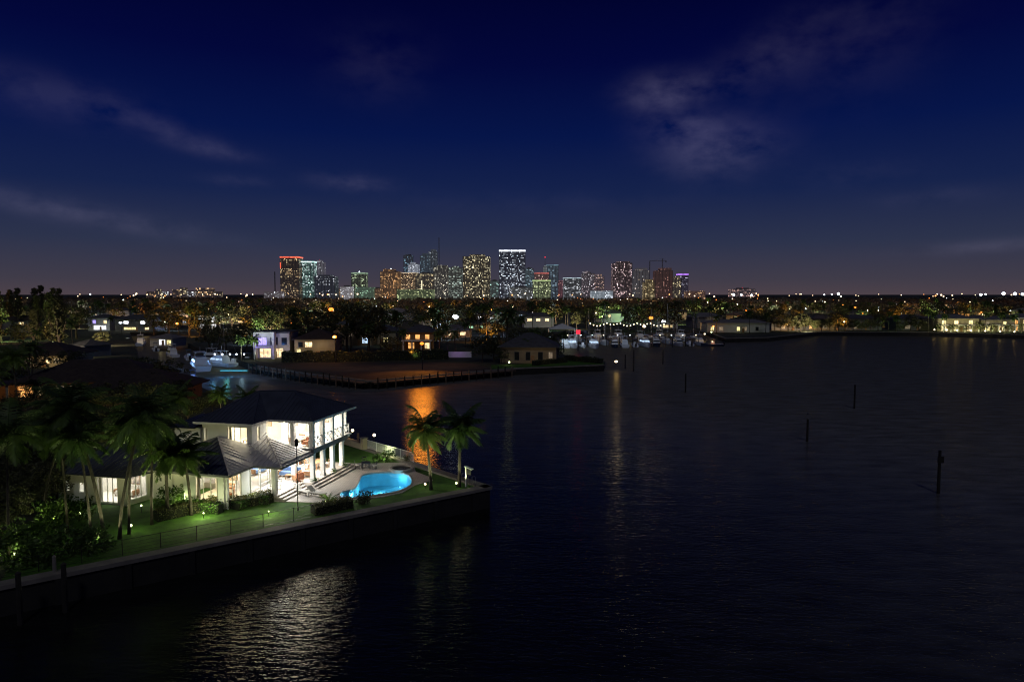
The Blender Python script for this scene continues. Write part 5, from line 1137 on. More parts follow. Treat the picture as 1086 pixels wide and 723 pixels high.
dock([tuple(G(212, 376)[:2]), tuple(G(272, 383)[:2])], -3.5, 2, "timber dock between the violet house and the yachts", 6, ht=1.3)

# uplit palms beside the violet house
PM = [palm_meshes(7.5, .05, 20, 3.0, 14, 1.0, .075, 41), palm_meshes(9.5, .08, 20, 3.2, 14, 1.05, .08, 42), palm_meshes(6.0, -.05, 18, 2.8, 14, 1.0, .075, 43)]
def mpalm(px, Y, k, s, label, group=None, z=Zg, loc=None):
    r = empty("palm_tree", loc or AT(px, Y, z), random.uniform(0, 6), label, "palm tree", group); r.scale = (s, s, s); place("trunk", PM[k][0], r); place("crown", PM[k][1], r); return r
for px, l in ((256, "palm uplit blue-white beside the yachts"), (271, "palm uplit yellow-white against the violet house")):
    mpalm(px, 188, 2, .95, l); wash(AT(px, 186, 2.0), 3000, (.85, .95, .85), .2, aim=(0, .25, 1), ang=110); wash(AT(px + 1, 184.5, 5), 300, (.8, .9, .7), .2)
for (px, Y, k, s, l) in ((430, 192, 1, .8, "palm in front of the orange-lit house, on the street lamp side"), (466, 200, 2, 1.1, "palm left of the leaning trio behind the purple wall"), (475, 198, 1, .9, "leaning palm of the trio behind the purple wall"), (483, 200, 2, 1.1, "palm of the trio closest to the dark round tree"),
        (536, 190, 1, 1.35, "tall dark palm towering over the tan house"), (560, 186, 2, .9, "palm rising from the tan house's garden"), (565, 192, 0, 1.0, "palm behind the tan house's gable end"), (395, 215, 1, .9, "palm between the cyan window and the orange-lit house"), (372, 220, 0, 1.0, "palm beside the house with the cyan window"),
        (795, 322, 1, 1.0, "palm before the long low white house's lit middle"), (812, 322, 0, 1.1, "palm near the dark end of the long low house"), (760, 322, 2, 1.2, "palm beside the orange lamp of the long low house"), (942, 338, 1, .9, "palm with green-lit crown on the far shore"), (950, 338, 2, 1.1, "short palm with green-lit crown on the far shore"), (935, 339, 0, .9, "palm completing the green-lit far-shore group"),
        (1002, 331, 0, 1.0, "palm at the first block of the lit mansion"), (1044, 331, 1, .9, "palm between the mansion's first and middle blocks"), (1062, 331, 0, 1.1, "palm shading the mansion's middle block"), (1076, 331, 2, 1.2, "palm before the orange-lit colonnade"), (985, 334, 1, 1.0, "palm at the dark end of the mansion garden"), (990, 337, 0, 1.1, "second palm at the dark end of the mansion garden"),
        (598, 215, 2, .9, "low palm on the grass tip beside the marina basin"), (30, 118, 1, .95, "palm against the orange-lit porch of the brown villa")):
    mpalm(px, Y, k, s, l, "shore palms")
for px, Y, z, P, c in ((943, 333, 3, 220, (.5, 1, .3)), (951, 333, 2.5, 160, (.5, 1, .3)), (1002, 328, 3, 60, (.7, 1, .3)), (1075, 328, 3, 80, (.8, 1, .35)), (500, 215, 4, 60, (.4, 1, .3)), (520, 240, 5, 120, (.35, 1, .4)), (580, 250, 5, 160, (.3, 1, .5)), (725, 318, 4, 130, (.9, 1, .35)), (402, 235, 3, 80, (.7, 1, .4)), (300, 330, 5, 160, (.6, .9, .3)), (240, 355, 5, 220, (.7, .9, .35)), (60, 320, 5, 150, (.8, .9, .3)), (95, 330, 5, 120, (.8, .9, .4)), (610, 345, 6, 260, (.5, .8, .4)), (840, 400, 5, 260, (.8, .9, .35)), (900, 345, 5, 60, (.8, .7, .3))):
    wash(AT(px, Y, z), P, c, .4)

# ------------------------------------------------------------------ bare lot
lot = [tuple(G(*p)[:2]) for p in ((290, 388), (392, 402), (500, 394.5), (520, 391), (505, 386), (470, 384), (330, 384))]
b = MB(); b.poly([lot], Zg + .012); tag(b.build("bare_lot", M['soil']), "bare graded building lot inside its seawall", kind="structure")
b = MB(); gl_ = [tuple(G(*p)[:2]) for p in ((520, 391.5), (541, 390.5), (640, 386.4), (640, 384), (604, 381), (560, 386), (521, 387))]; b.poly([gl_], Zg + .016); tag(b.build("grass_strip", M['grass']), "grass strip at the tip of the lot", kind="structure")
hedge([G(300, 383.5), G(355, 383.5), G(415, 382), G(475, 380.5)], 2.4, 2.6, Zg, "long dark hedge behind the bare lot", 14, 'leafd', .3)
hedge([G(600, 382), G(622, 384), G(638, 385.3)], 1.6, 1.3, Zg, "hedge on the grass tip beside the marina basin", 22, 'leafd', .22)
hedge([G(566, 387.5), G(600, 384)], 1.4, 1.2, Zg, "low hedge in front of the tan house", 22, 'leafd', .22)

PF = []
for i, sd in enumerate((61, 62)):
    t, c = palm_meshes(9 + 2 * i, .04, 14, 3.2, 8, 1.1, .16, sd); bm_ = t.copy()
    import bmesh
    B = bmesh.new(); B.from_mesh(t); nf_ = len(B.faces); B.from_mesh(c); B.faces.ensure_lookup_table()
    for j, f in enumerate(B.faces): f.material_index = 0 if j < nf_ else 1
    me = bpy.data.meshes.new("palm_tree"); B.to_mesh(me); B.free(); me.materials.append(M['bark']); me.materials.append(M['leafp']); PF.append(me)
# ------------------------------------------------------------------ random houses and trees of the wooded town
ZN = [(60, "inland of the yellow-lit villa"), (110, "behind the violet-white lit entrance"), (165, "behind the canal's two-windowed house"), (230, "behind the narrow white house"), (300, "inland of the violet-lit house"), (365, "below the red-crowned tower"), (400, "between the red-crowned and copper towers"), (440, "below the copper-coloured tower"), (490, "below the tall pair of dark towers"),
      (528, "below the tower full of yellow windows"), (560, "below the white-crowned tower"), (600, "below the spire with the red beacon"), (645, "behind the marina canopy"), (680, "below the pink-windowed tower"), (730, "below the purple-crowned tower"), (800, "behind the long low white house"), (880, "behind the dark shoreline houses"), (930, "around the deep orange lamp"), (985, "behind the green-lit palms"), (1200, "behind the lit mansion")]
def zone(px):
    for x, t in ZN:
        if px < x: return t
    return ZN[-1][1]
random.seed(77)
used = {}
BND = [(300, "by the shore"), (420, "one street back"), (600, "some streets back"), (850, "far back"), (5000, "near the skyline")]
def band(Y):
    for y, t in BND:
        if Y < y: return t
cnt = 0; tries = 0
while cnt < 40 and tries < 4000:
    tries += 1
    Y = random.choice((random.uniform(260, 450), random.uniform(400, 640))); px = random.uniform(-30, 1110); q = AT(px, Y)
    if not inland(q.x, q.y) or shore_dist(q.x, q.y + 5) < 22 or any((q.x - x) ** 2 + (q.y + 5 - y) ** 2 < (rr + 12) ** 2 for x, y, rr in OCC): continue
    st = random.choice((1, 1, 2)); wn = random.choice((1, 2, 3)); c = random.choice([ww_, ww_, 'white window', yw, ow, dw, dw, cw_, 'green window'])
    wc = random.choice(['cream', 'wwhite', 'tan', 'grey', 'ochre']); rc = random.choice(['tile', 'groof', 'groof', 'proof'])
    cn = {ww_: 'warm', 'white window': 'white', yw: 'yellow', ow: 'orange', dw: 'dim', cw_: 'blue-white', 'green window': 'greenish'}[c]
    lab = f"{dict(cream='cream', wwhite='white', tan='tan', grey='grey', ochre='ochre')[wc]} {'tall ' if st == 2 else ''}house, {['one', 'two', 'three'][wn - 1]} {cn} window{'s' if wn > 1 else ''}, {band(Y)} {zone(px)}"
    if lab in used: continue
    used[lab] = 1; wm = random.uniform(12, 18); h = 3.1 if st == 1 else 6.0
    ws = [((i + .6 + random.uniform(-.15, .15)) / wn * .85, (3.5 if st == 2 and random.random() < .7 else .9), random.uniform(1.6, 3.2), 1.4, c) for i in range(wn)]
    house(px, 0, 0, h, lab, wc, rc, 10, random.uniform(-25, 25), st, ws, 2.2, Y=Y, wm=wm, door=False); cnt += 1
    if random.random() < .5: wash(q + Vector((random.uniform(-5, 5), -4, 3)), random.uniform(100, 500) * (Y / 400), random.choice([WARM, (1, .6, .3), (1, .85, .6), COOL]), .5)
TR = [tree_mesh(10, 11, 42, 26, .42, 51), tree_mesh(9, 12, 44, 26, .42, 52), tree_mesh(12, 10, 42, 26, .42, 53), tree_mesh(8, 9, 34, 26, .38, 54), tree_mesh(21, 9, 60, 26, .45, 55, spire=True)]
def ok(q, m_=4, sd=5):
    return inland(q.x, q.y) and shore_dist(q.x, q.y) > sd and not any((q.x - x) ** 2 + (q.y - y) ** 2 < (rr + m_) ** 2 for x, y, rr in OCC)
cone_free = [(352, 300), (351, 212), (483, 330), (690, 345), (189, 300)]
def blocks(px, Y):
    return any(abs(px - a) < 9 and Y < b_ and Y > b_ * .55 for a, b_ in cone_free) or (265 < px < 590 and Y < 205) or (px < 240 and Y < 165)
n_ = 0; tries = 0
while n_ < 275 and tries < 12000:
    tries += 1; u = random.random(); Y = 195 + 560 * u ** 1.35; px = random.uniform(-40, 1126); q = AT(px, Y)
    if blocks(px, Y) or not ok(q, 2 if Y > 400 else 0, 7): continue
    # keep the fronts of hand-placed shore houses visible
    if Y < 345 and (965 < px or 745 < px < 825 or 60 < px < 230) and random.random() < (.45 if px < 230 else .8): continue
    k = random.randrange(4); s = random.uniform(.75, 1.2)
    if Y < 260: s *= .75
    o = place("leafy_tree", TR[k], loc=q, rz=random.uniform(0, 6), sc=s)
    if px < 75 and Y < 420 and random.random() < .5: o.data = TR[4]; k = 4
    tag(o, f"{['broad', 'low spreading', 'tall', 'small', 'very tall narrow'][k]} dark tree {band(Y)} {zone(px)}", "tree", "trees of the wooded town"); n_ += 1
lit = [o for o in COL.objects if o.get("group") == "trees of the wooded town"]
random.seed(41); random.shuffle(lit)
for k, o in enumerate(lit[:150]):
    c = random.choice((SODIUM, SODIUM, (1, .62, .25), WARM, (.75, 1, .35), (.6, 1, .45), (.85, .9, 1), (.45, .6, 1), (1, .8, .5)))
    d_ = random.uniform(6.5, 9); p = o.location + Vector((random.uniform(-4, 4), -d_, random.uniform(1.5, 5)))
    wash(p, random.uniform(3500, 12000) * max(.8, p.y / 330), c, .4, ang=140)  # added wash brightens a random tree; every other one gets a lamp
    if k % 2 == 0 and inland(p.x, p.y):
        r = empty("garden_lamp", (p.x, p.y, Zg), 0, f"small added lamp lighting foliage {band(p.y)} {zone(PXOF(p.x, p.y))}", "garden lamp", "added lamps among the trees of the wooded town"); h = p.z - Zg
        b = MB(); b.tube([(0, 0, 0), (0, 0, h)], .06, 5); b.build("pole", M['dark'], r)
        b = MB(); b.ball((0, 0, h), random.uniform(.16, .34), seg=8, rings=5); b.build("bulb", M[random.choice(('festoon bulb', 'warm lamp', 'sodium lamp', 'white lamp', 'garden lamp'))], r)
for k in range(34):
    Y = random.uniform(620, 1500); px = random.uniform(-20, 1100); q = AT(px, Y, 17 + Y * .004)
    wash(q, random.uniform(25000, 70000) * Y / 900, random.choice((SODIUM, (1, .55, .22), WARM, (1, .7, .45), (.8, .9, 1))), 1.5, aim=(0, 1, -.35), ang=160)  # added high fill spot brightening the far woods, no fixture
for a_, Yl in cone_free:  # trees added behind the lamps to catch their glow
    for dx, dy, kk in ((-4, 4, 2), (5, 4.5, 2), (-11, 7, 2), (12, 6, 0)):
        o = place("leafy_tree", TR[kk], loc=AT(a_, Yl + dy) + Vector((dx, 0, 0)), rz=dx, sc=1.15 + .02 * dx); tag(o, "added tree catching the light of the street lamp " + {352: "upper of the orange pair", 351: "by the tan house's end wall", 483: "with blue-white light", 690: "behind the marina", 189: "by the narrow white house"}[a_], "tree", "trees at street lamps")
for px, Y, k, s_, l in ((512, 184, 1, .72, "dark round tree closest to the purple wall"), (524, 187, 0, .7, "dark round tree between its twin and the tan house"), (532, 181, 3, .5, "small dark tree at the tan house's front corner"), (587, 192, 1, .55, "dark tree at the marina side of the tan house"), (548, 210, 0, .8, "tree rising behind the tan house roof"), (575, 208, 1, .8, "second tree rising behind the tan house roof"),
        (300, 207, 1, .75, "tree between the violet house and its tan neighbour"), (262, 214, 0, .9, "dark tree behind the yachts"), (240, 218, 1, .9, "dark tree inland of the canal yachts"), (222, 224, 0, .8, "dark tree where the canal yachts begin"), (355, 205, 3, .8, "tree at the end of the tan neighbour house"), (415, 205, 1, .6, "low tree by the orange-lit house"),
        (75, 142, 0, .65, "dark tree just behind the brown roof ridge"), (150, 140, 1, .6, "dark tree behind the low end of the brown roof"), (180, 128, 3, .75, "dark tree at the canal end of the brown villa"), (120, 106, 3, .6, "small dark tree before the brown villa's wing"), (10, 128, 0, .7, "dark tree beyond the orange-lit porch"), (35, 150, 1, .7, "dark tree before the yellow-lit villa wall"), (168, 118, 1, .55, "low dark tree hugging the brown wing")):
    o = place("leafy_tree", TR[k], loc=AT(px, Y), rz=px, sc=s_); tag(o, l, "tree")
for k, (px, kk, s_) in enumerate(((996, 3, .5), (1011, 1, .42), (1027, 3, .45), (1039, 0, .5), (1050, 1, .45), (1068, 3, .5), (1083, 0, .42))):
    o = place("leafy_tree", TR[kk], loc=AT(px, 330 + k % 3), rz=px, sc=s_); tag(o, "small garden tree in front of the lit mansion", "tree", "garden trees of the mansion"); wash(AT(px + 3, 325, 2.3), 260, (.8, 1, .3), .3)
for k, px in enumerate((585, 600, 622, 640, 662, 676, 700, 716, 735, 752)):
    o = place("palm_tree", PF[k % 2], loc=AT(px, 345 + (k * 7) % 17), rz=px, sc=.9 + .1 * (k % 4)); tag(o, "palm rising behind the marina lights", "palm tree", "palms behind the marina"); wash(AT(px + 2, 339, 3), [900, 400, 1200, 500, 800][k % 5], [(.4, 1, .45), WARM, (.5, .6, 1), (1, .55, .2), (.7, 1, .5)][k % 5], .3, aim=(0, 1, .5))
random.seed(88)
for k in range(18):
    px = 828 + k * 8.6; Y = random.uniform(334, 346); q = AT(px, Y)
    if not inland(q.x, q.y) or shore_dist(q.x, q.y) < 3 or 936 < px < 956: continue
    o = place("leafy_tree", TR[random.randrange(4)], loc=q, rz=px, sc=random.uniform(.5, .85)); tag(o, "tree in the dark shoreline row before the far-shore houses", "tree", "trees of the dark shoreline row")
    if k % 3 == 0: wash(q + Vector((2, -6, 2)), random.uniform(150, 500), random.choice((WARM, (.8, 1, .4))), .3)
for px, Y in ((20, 330), (38, 335), (58, 325), (64, 345)):
    o = place("leafy_tree", TR[4], loc=AT(px, Y), rz=px, sc=1.0); tag(o, "very tall narrow dark tree breaking the horizon beyond the brown roofs", "tree", "tall trees on the horizon")
n_ = 0; tries = 0
while n_ < 150 and tries < 6000:
    tries += 1; Y = 205 + 500 * random.random() ** 1.4; px = random.uniform(-30, 1110); q = AT(px, Y)
    if blocks(px, Y) or not ok(q, -1, 4): continue
    s = random.uniform(.7, 1.25); k = random.randrange(2); o = place("palm_tree", PF[k], loc=q, rz=random.uniform(0, 6), sc=s)
    tag(o, f"{'tall' if k and s > .95 else 'slender' if k else 'short'} palm {band(Y)} {zone(px)}", "palm tree", "palms of the wooded town"); n_ += 1
# far woods: one mass nobody could count
random.seed(9); b = MB()
for _ in range(4200):
    Y = 640 + 1800 * random.random() ** 1.5; px = random.uniform(-60, 1146); q = AT(px, Y); h = random.uniform(6, 10.5); W_ = random.uniform(7, 15)
    leaf_cloud(b, (q.x, q.y, Zg + h * .6), W_ * .5, 30, .7 + Y / 1300, .75)
tag(b.build("woods", M['leafw']), "far dark woods under the city skyline", "woods", kind="stuff")

# ------------------------------------------------------------------ skyline
TW = (.9, .85, .6); YW = (1, .82, .46); CWH = (.88, .93, 1); TE = (.7, .95, .85); OR = (1, .62, .30); PK = (1, .72, .76)
sd = 0
def tower(x0, x1, top, Y, base, win, dens, st, label, cw=3.3, ch=3.3, win2=None, crown=None, rows=.25, dep=None, mast=None, name="tower_block", steps=None, crown_h=4, roofbox=True):
    global sd; sd += 1
    q = AT((x0 + x1) / 2, Y, Zg); W_ = (x1 - x0) * Y / FPX; H = ZAT(top, Y) - Zg; D = dep or W_ * .8
    r = empty(name, q, 0, label, "tower" if H > 60 else "building"); mt = towermat("facade %d" % sd, base, win, dens * .66, cw, ch, sd * 7.3, st, win2, rows)
    b = MB(); b.box(-W_ / 2, W_ / 2, 0, D, 0, H - (crown_h if crown else 0))
    if steps:
        for (a, c, z0, z1) in steps: b.box(-W_ / 2 + W_ * a, -W_ / 2 + W_ * c, 3, D - 3, z0 * H, z1 * H)
    b.build("facade", mt, r)
    rs = random.Random(sd)
    if H > 55:
        c = MB(); nb = max(3, int(W_ / 9)); o_ = 0
        for k in range(nb + 1):
            x = -W_ / 2 + W_ * k / nb; c.box(x - .55, x + .55, -1.0, -.003, 0, H - (crown_h if crown else 0) - .3)
        c.build("piers", M['grey'], r)
        if not crown and not steps and rs.random() < .75:
            a_, c_ = rs.uniform(.08, .3), rs.uniform(.65, .95); hh_ = rs.uniform(4, 9); c = MB(); c.box(-W_ / 2 + W_ * a_, -W_ / 2 + W_ * c_, 2, D - 2, H + .02, H + hh_); c.build("penthouse", mt, r)
    if crown: c = MB(); c.box(-W_ / 2 - .6, W_ / 2 + .6, -.6, D + .6, H - crown_h + .01, H); c.build("crown", E("crown " + str(crown[0]), crown[0], crown[1], var=.45, scale=.12), r)
    if roofbox and not crown: c = MB(); c.box(-W_ * .22, W_ * .25, D * .2, D * .7, H + .01, H + 4.5); c.box(-W_ / 2, W_ / 2, -.25, 0, H - .6, H + .8); c.build("roof_plant", M['grey'], r)
    c = MB()                                  # balcony slabs / floor bands
    z = ch * 2
    while z < H - crown_h - 1: c.box(-W_ / 2 - .5, W_ / 2 + .5, -.9, -.02, z - .2, z + .15); z += ch * 2
    c.build("floor_bands", M['grey'], r)
    if mast:
        mh, mc = mast; c = MB(); c.tube([(0, D * .4, H), (0, D * .4, H + mh)], [.9, .5], 5); c.build("mast", M['grey'], r)
        if mc: c = MB(); c.ball((0, D * .4, H + mh), 1.9); c.build("beacon", M[mc], r)
    return r
Dk = (.006, .006, .008); G1 = (.016, .013, .012); BL = (.008, .012, .020); BR = (.05, .024, .010); GN = (.02, .03, .018)
tower(298, 317.5, 272, 2150, (.012, .008, .006), OR, .24, .9, "dark tower with glowing orange-red crown", 3.4, 3.4, YW, ((1, .13, .06), 1.3), .5)
q = AT(298.3, 2149, Zg); b = MB(); b.box(-1.2, 1.2, -1, 0, 100, 118); o = b.build("crown_strip", E("crown side strip", (1, .12, .05), 1.2), loc=(q.x, q.y, q.z)); tag(o, "red light strip down the corner of the orange-crowned tower", "light strip")
tower(318, 333, 277, 2180, (.02, .05, .045), (.65, 1, .85), .6, 1.1, "tower with teal-lit floors and white crown", 3.6, 3.5, CWH, ((.6, 1, .9), 1.6), .5)
tower(333.5, 344, 278, 2300, (.06, .055, .07), CWH, .12, .8, "pale grey slab with red roof lamps behind the teal tower", mast=(6, 'red lamp'))
tower(334, 355, 293, 2100, BL, CWH, .10, .8, "low dark block in front of the pale grey slab", rows=.3)
tower(361, 373, 304, 2080, (.15, .14, .15), CWH, .4, 1.3, "small bright white-lit building below the skyline")
tower(373, 388, 289, 2250, (.018, .022, .014), (.8, 1, .6), .4, 1.0, "mid-rise with greenish lit top standing alone", crown=((.6, .9, .6), .35), mast=(3, 'white lamp'))
tower(377, 396, 304.5, 2100, (.035, .06, .04), (.6, 1, .7), .35, .7, "green-lit podium building below the lone mid-rise", roofbox=False)
tower(396, 404, 306, 2120, (.05, .025, .012), OR, .3, .8, "small orange-lit block beside the copper tower")
tower(403.5, 424, 288, 2200, BR, (1, .5, .18), .55, .75, "copper-coloured tower with vertical orange bands", 3.4, 3.6, OR, mast=(9, 'white lamp'))
tower(424, 442, 289, 2230, (.045, .028, .018), (1, .72, .4), .45, .8, "beige tower with flat lit top joined to the copper tower", crown=((1, .8, .55), .55), crown_h=2)
tower(428.5, 438, 271, 2400, BL, (.4, .75, 1), .22, .7, "slim dark tower outlined in pale blue", rows=.2, steps=[(.1, .5, 1, 1.03)])
tower(433, 444, 280, 2320, (.16, .18, .22), CWH, .5, .9, "stepped bright white tower between darker ones", steps=[(.2, .7, 1, 1.05)])
tower(446, 455, 271, 2420, (.014, .022, .032), (.5, .8, 1), .25, .6, "bluish glass tower, shorter of the tall joined pair")
tower(455, 464, 267, 2440, (.022, .028, .036), (.8, .9, 1), .16, .5, "grey glass tower, taller of the tall joined pair")
tower(441, 460, 290, 2180, G1, YW, .3, .9, "wide block with one bright vertical light line", steps=None)
q = AT(447.5, 2178, Zg); b = MB(); b.box(-1, 1, -.8, 0, 12, 62); tag(b.build("light_column", E("stair light", (1, .9, .6), 1.6), loc=q), "vertical stair light on the wide block", "light strip")
tower(421, 458, 307, 2060, (.03, .045, .02), (.9, 1, .5), .45, .8, "long low greenish-lit podium below the wide block", roofbox=False)
tower(460, 475, 283, 2200, (.02, .02, .02), (.95, .9, .7), .36, 1.0, "speckled residential tower, the one nearer the wide block")
tower(476, 490, 284, 2210, (.02, .024, .022), (.85, .95, .8), .42, .9, "speckled residential tower with teal corner beside the yellow one", win2=TE)
tower(491, 519.5, 272, 2120, (.014, .012, .006), YW, .52, 1.25, "broad dark tower full of yellow windows", 3.5, 3.6, (1, .92, .6))
tower(519.5, 529, 298, 2150, (.02, .03, .03), (.6, 1, .9), .4, .9, "low teal-lit block beside the yellow-windowed tower")
tower(529.5, 557, 265, 2080, (.006, .010, .020), CWH, .42, 1.35, "tallest dark blue tower with white-lit crown and windows", 3.4, 3.4, (.7, .85, 1), ((.85, .9, 1), 1.4), crown_h=5)
tower(557, 566, 285, 2250, (.02, .035, .045), (.6, .85, 1), .35, .8, "slim pale blue block beside the tallest tower")
tower(540, 565, 305, 2050, (.03, .035, .035), CWH, .4, 1.1, "white-lit low building at the tallest tower's foot")
tower(565, 584, 297, 2080, (.045, .06, .03), (.9, 1, .55), .5, 1.0, "green-lit stepped building under the spire", crown=((.75, 1, .4), .5), crown_h=3)
tower(567, 582, 289, 2200, (.045, .02, .02), (1, .7, .6), .3, .8, "block with dull red roof band behind the green one", crown=((.7, .12, .1), .5), crown_h=4)
tower(579.5, 592, 281, 2300, (.016, .028, .04), (.55, .8, 1), .3, .7, "blue-edged glass tower beside the spire", crown=((.4, .8, 1), .5), crown_h=1.5)
tower(576, 580, 283, 2280, (.10, .12, .13), CWH, .1, .5, "thin white spire tower topped by a red beacon", mast=(32, 'red lamp'))
tower(592, 598, 299, 2250, (.06, .02, .03), (1, .5, .5), .3, .6, "small reddish block past the blue-edged tower")
tower(598, 616, 294.5, 2180, (.018, .022, .026), CWH, .35, 1.0, "mid-rise with white-blue roof light", crown=((.7, .9, 1), .8), crown_h=2)
tower(617, 630, 290, 2200, (.03, .024, .03), PK, .38, .9, "pinkish mid-rise with bright roof lamp", mast=(3, 'white lamp'), win2=CWH)
tower(630, 640.5, 293, 2220, (.035, .024, .03), PK, .35, .8, "plain pinkish mid-rise joined to the lamp-topped one", win2=OR)
tower(628, 650, 308.5, 2050, (.14, .17, .2), CWH, .5, 1.5, "low white-lit hall in front of the pinkish mid-rises", roofbox=False)
tower(650, 670, 279, 2120, (.016, .008, .009), (1, .75, .7), .42, 1.25, "dark tower with pink and white windows", 3.5, 3.5, PK, mast=(3, 'red lamp'))
tower(671, 688, 287, 2180, (.035, .034, .04), CWH, .12, .7, "grey unfinished-looking tower next to the pink-windowed one", win2=OR)
tower(683, 694, 299, 2120, (.05, .035, .012), YW, .5, 1.1, "yellow-lit low block before the grey tower")
tower(695, 713, 287, 2150, (.028, .012, .010), (1, .5, .4), .14, .7, "dark brown tower with vertical ribs under a crane", 2.5, 3.6)
tower(713, 722, 296, 2180, (.03, .024, .02), YW, .35, .9, "short mixed-light block beside the brown tower")
tower(719, 729.5, 290.5, 2230, (.014, .012, .024), (.8, .8, 1), .2, .8, "small tower with glowing purple crown", crown=((.5, .2, 1), 1.6), crown_h=3)
tower(729, 748, 308.5, 2150, (.04, .02, .016), OR, .3, .8, "low reddish block at the skyline's end", roofbox=False)
tower(280, 297, 309, 2100, (.05, .04, .045), CWH, .3, .8, "low pale building before the red-crowned tower", roofbox=False)
tower(345, 362, 306, 2200, (.03, .02, .015), OR, .4, .9, "low warm-lit building between skyline blocks", roofbox=False)
tower(778, 801, 306.5, 2500, (.02, .016, .02), (1, .6, .5), .35, 1.0, "distant hospital-like block with blue-white floodlights", mast=(4, 'red lamp'))
for i, (x0, x1, tp) in enumerate(((155, 162, 309), (165, 170, 306.5), (172, 178, 309), (183, 189, 307), (191, 197, 305), (199, 206, 308), (208, 223, 305.5), (226, 234, 309))):
    tower(x0, x1, tp, 3300, (.02, .014, .014), [OR, YW, CWH][i % 3], .4, 1.6, ["tiny low block starting the far minor skyline", "tiny pale slim block in the far minor skyline", "tiny low orange-windowed block in the far minor skyline", "tiny warm block left of the brightest far one".replace(" left of", " next to"), "tiny brightest block of the far minor skyline", "tiny block after the brightest far one", "wide speckled block of the far minor skyline", "tiny low block ending the far minor skyline"][i], 6, 6, roofbox=False)
# construction cranes and lattice mast
def crane(px, top, Y, jib, label):
    q = AT(px, Y, Zg); H = ZAT(top, Y) - Zg; r = empty("tower_crane", q, 0, label, "crane")
    b = MB()
    for sx_ in (-1, 1):
        for sy_ in (-1, 1): b.bar((sx_ * 1.1, sy_ * 1.1, 0), (sx_ * 1.1, sy_ * 1.1, H), .7)
    z = 0; s = 1
    while z < H - 5: b.bar((-1.1 * s, -1.1, z), (1.1 * s, -1.1, z + 5), .4); z += 5; s = -s
    b.build("mast", M['grey'], r)
    if jib:
        b = MB(); b.bar((-jib * .3, 0, H - 8), (jib, 0, H - 8), 1.1); b.bar((0, 0, H), (jib * .8, 0, H - 8), .3); b.bar((0, 0, H), (-jib * .28, 0, H - 8), .3); b.box(-jib * .3, -jib * .22, -1, 1, H - 12, H - 8.6); b.build("jib", M['grey'], r)
crane(466, 252, 2400, 0, "thin lattice mast rising beside the tall joined pair"); crane(688.5, 277, 2200, 0, "thin crane mast behind the grey unfinished tower"); crane(702, 274, 2180, -42, "tower crane with jib above the dark brown tower")
crane(292, 288, 2300, 0, "faint lattice mast with red lamps before the red-crowned tower")
# distant lamps along the horizon
random.seed(3)
def far_lamp(px, py, Y, mt, r_, label, group=None):
    q = AT(px, Y, Zg); zl = max(6, ZAT(py, Y)); r = empty("floodlight_mast" if 'white' in mt else "street_lamp", q, 0, label, "street lamp", group)
    b = MB(); b.tube([(0, 0, 0), (0, 0, zl - Zg)], .35, 5); b.build("pole", M['dark'], r); b = MB(); b.ball((0, 0, zl - Zg), r_, seg=8, rings=5); b.build("lamp_head", M[mt], r)
for k, (px, py, r_) in enumerate(((778, 312.5, 4), (786, 312.5, 3.2), (797, 313, 3.2), (889, 311.5, 4.2), (882, 312, 2.4), (874, 312.5, 2.2), (1040, 312.5, 4), (1045, 312, 2.5), (1064, 311.3, 5), (1076, 311.5, 5), (1084, 312, 4), (633, 310, 2.6), (96, 312, 2))):
    far_lamp(px, py, 2300, 'far white lamp', r_, ["brightest of three floodlights under the distant hospital-like block", "middle floodlight under the distant hospital-like block", "last floodlight under the distant hospital-like block", "bluish floodlight alone on the far horizon", "small lamp beside the lone bluish floodlight", "second small lamp beside the lone bluish floodlight", "floodlight first in the bright row above the mansion", "small lamp between floodlights above the mansion", "biggest floodlight above the mansion", "second biggest floodlight above the mansion", "floodlight at the picture edge above the mansion", "white lamp before the pinkish mid-rises", "small white lamp at the far wooded horizon"][k], "floodlights on the horizon")
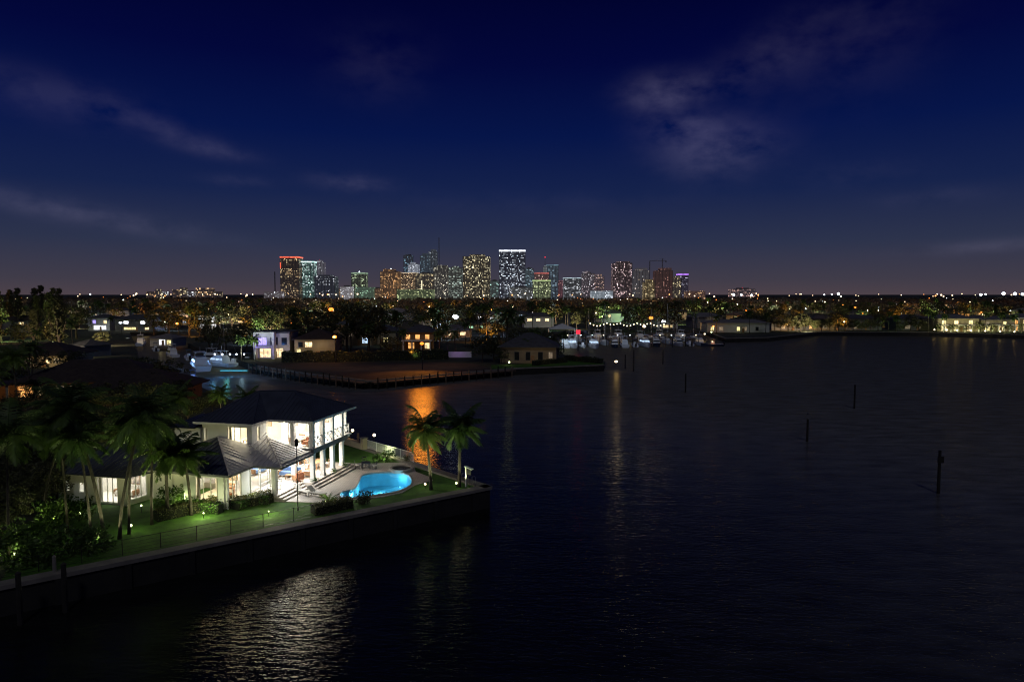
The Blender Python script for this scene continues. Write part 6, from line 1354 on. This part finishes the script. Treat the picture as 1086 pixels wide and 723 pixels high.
for k in range(75):
    Y = random.uniform(480, 1500); px = random.uniform(-5, 1090); q = AT(px, Y)
    if not inland(q.x, q.y): continue
    mt = random.choice(('sodium lamp', 'warm lamp', 'warm lamp', 'white lamp', 'festoon bulb')); r = empty("street_lamp", q, 0, f"{dict(zip(('sodium lamp', 'warm lamp', 'white lamp', 'festoon bulb'), ('orange', 'warm', 'white', 'yellowish')))[mt]} lamp above the canopy {band(Y)} {zone(px)}", "street lamp", "lamps above the canopy"); h = random.uniform(8, 13)
    b = MB(); b.tube([(0, 0, 0), (0, 0, h)], .12, 5); b.build("pole", M['dark'], r); b = MB(); b.ball((0, 0, h), random.uniform(.15, .5) * (.5 + Y / 1200), seg=8, rings=5); b.build("lamp_head", M[mt], r)
for k in range(84):
    px = random.choice((random.uniform(75, 300), random.uniform(740, 1086), random.uniform(300, 740))); Y = random.uniform(1400, 2600)
    far_lamp(px, random.uniform(311.2, 314.5), Y, random.choice(('far lamp', 'far lamp', 'far orange lamp')), random.uniform(.8, 2.0), "tiny warm lamp on the horizon " + zone(px), "tiny lamps along the horizon")
for k in range(60):
    px = random.uniform(0, 1086); Y = random.uniform(300, 640); q = AT(px, Y)
    if not ok(q, 2, 15): continue
    c = random.choice((('sodium lamp', SODIUM), ('warm lamp', WARM), ('warm lamp', WARM), ('white lamp', COOL)))
    r = empty("street_lamp", q, 0, f"small {dict(zip(('sodium lamp','warm lamp','white lamp'),('orange','warm','white')))[c[0]]} street lamp {band(Y)} {zone(px)}", "street lamp", "street lamps in the wooded town"); h = random.uniform(6, 9)
    b = MB(); b.tube([(0, 0, 0), (0, 0, h)], .1, 5); b.build("pole", M['dark'], r); b = MB(); b.ball((0, 0, h), .38 if Y > 500 else .28, seg=8, rings=5); b.build("lamp_head", M[c[0]], r)
    wash(q + Vector((0, -1, h - .5)), random.uniform(300, 1000) * Y / 450, c[1], .5)

# ------------------------------------------------------------------ render
scene.view_settings.view_transform = 'Standard'; scene.view_settings.look = 'None'; scene.view_settings.exposure = 0
cy = scene.cycles
cy.use_denoising = True; cy.max_bounces = 6; cy.diffuse_bounces = 3; cy.glossy_bounces = 3; cy.transparent_max_bounces = 16
cy.use_light_tree = True; cy.sample_clamp_indirect = 4; cy.sample_clamp_direct = 0; cy.caustics_reflective = False; cy.caustics_refractive = False
cy.blur_glossy = .3; cy.filter_width = 1.1
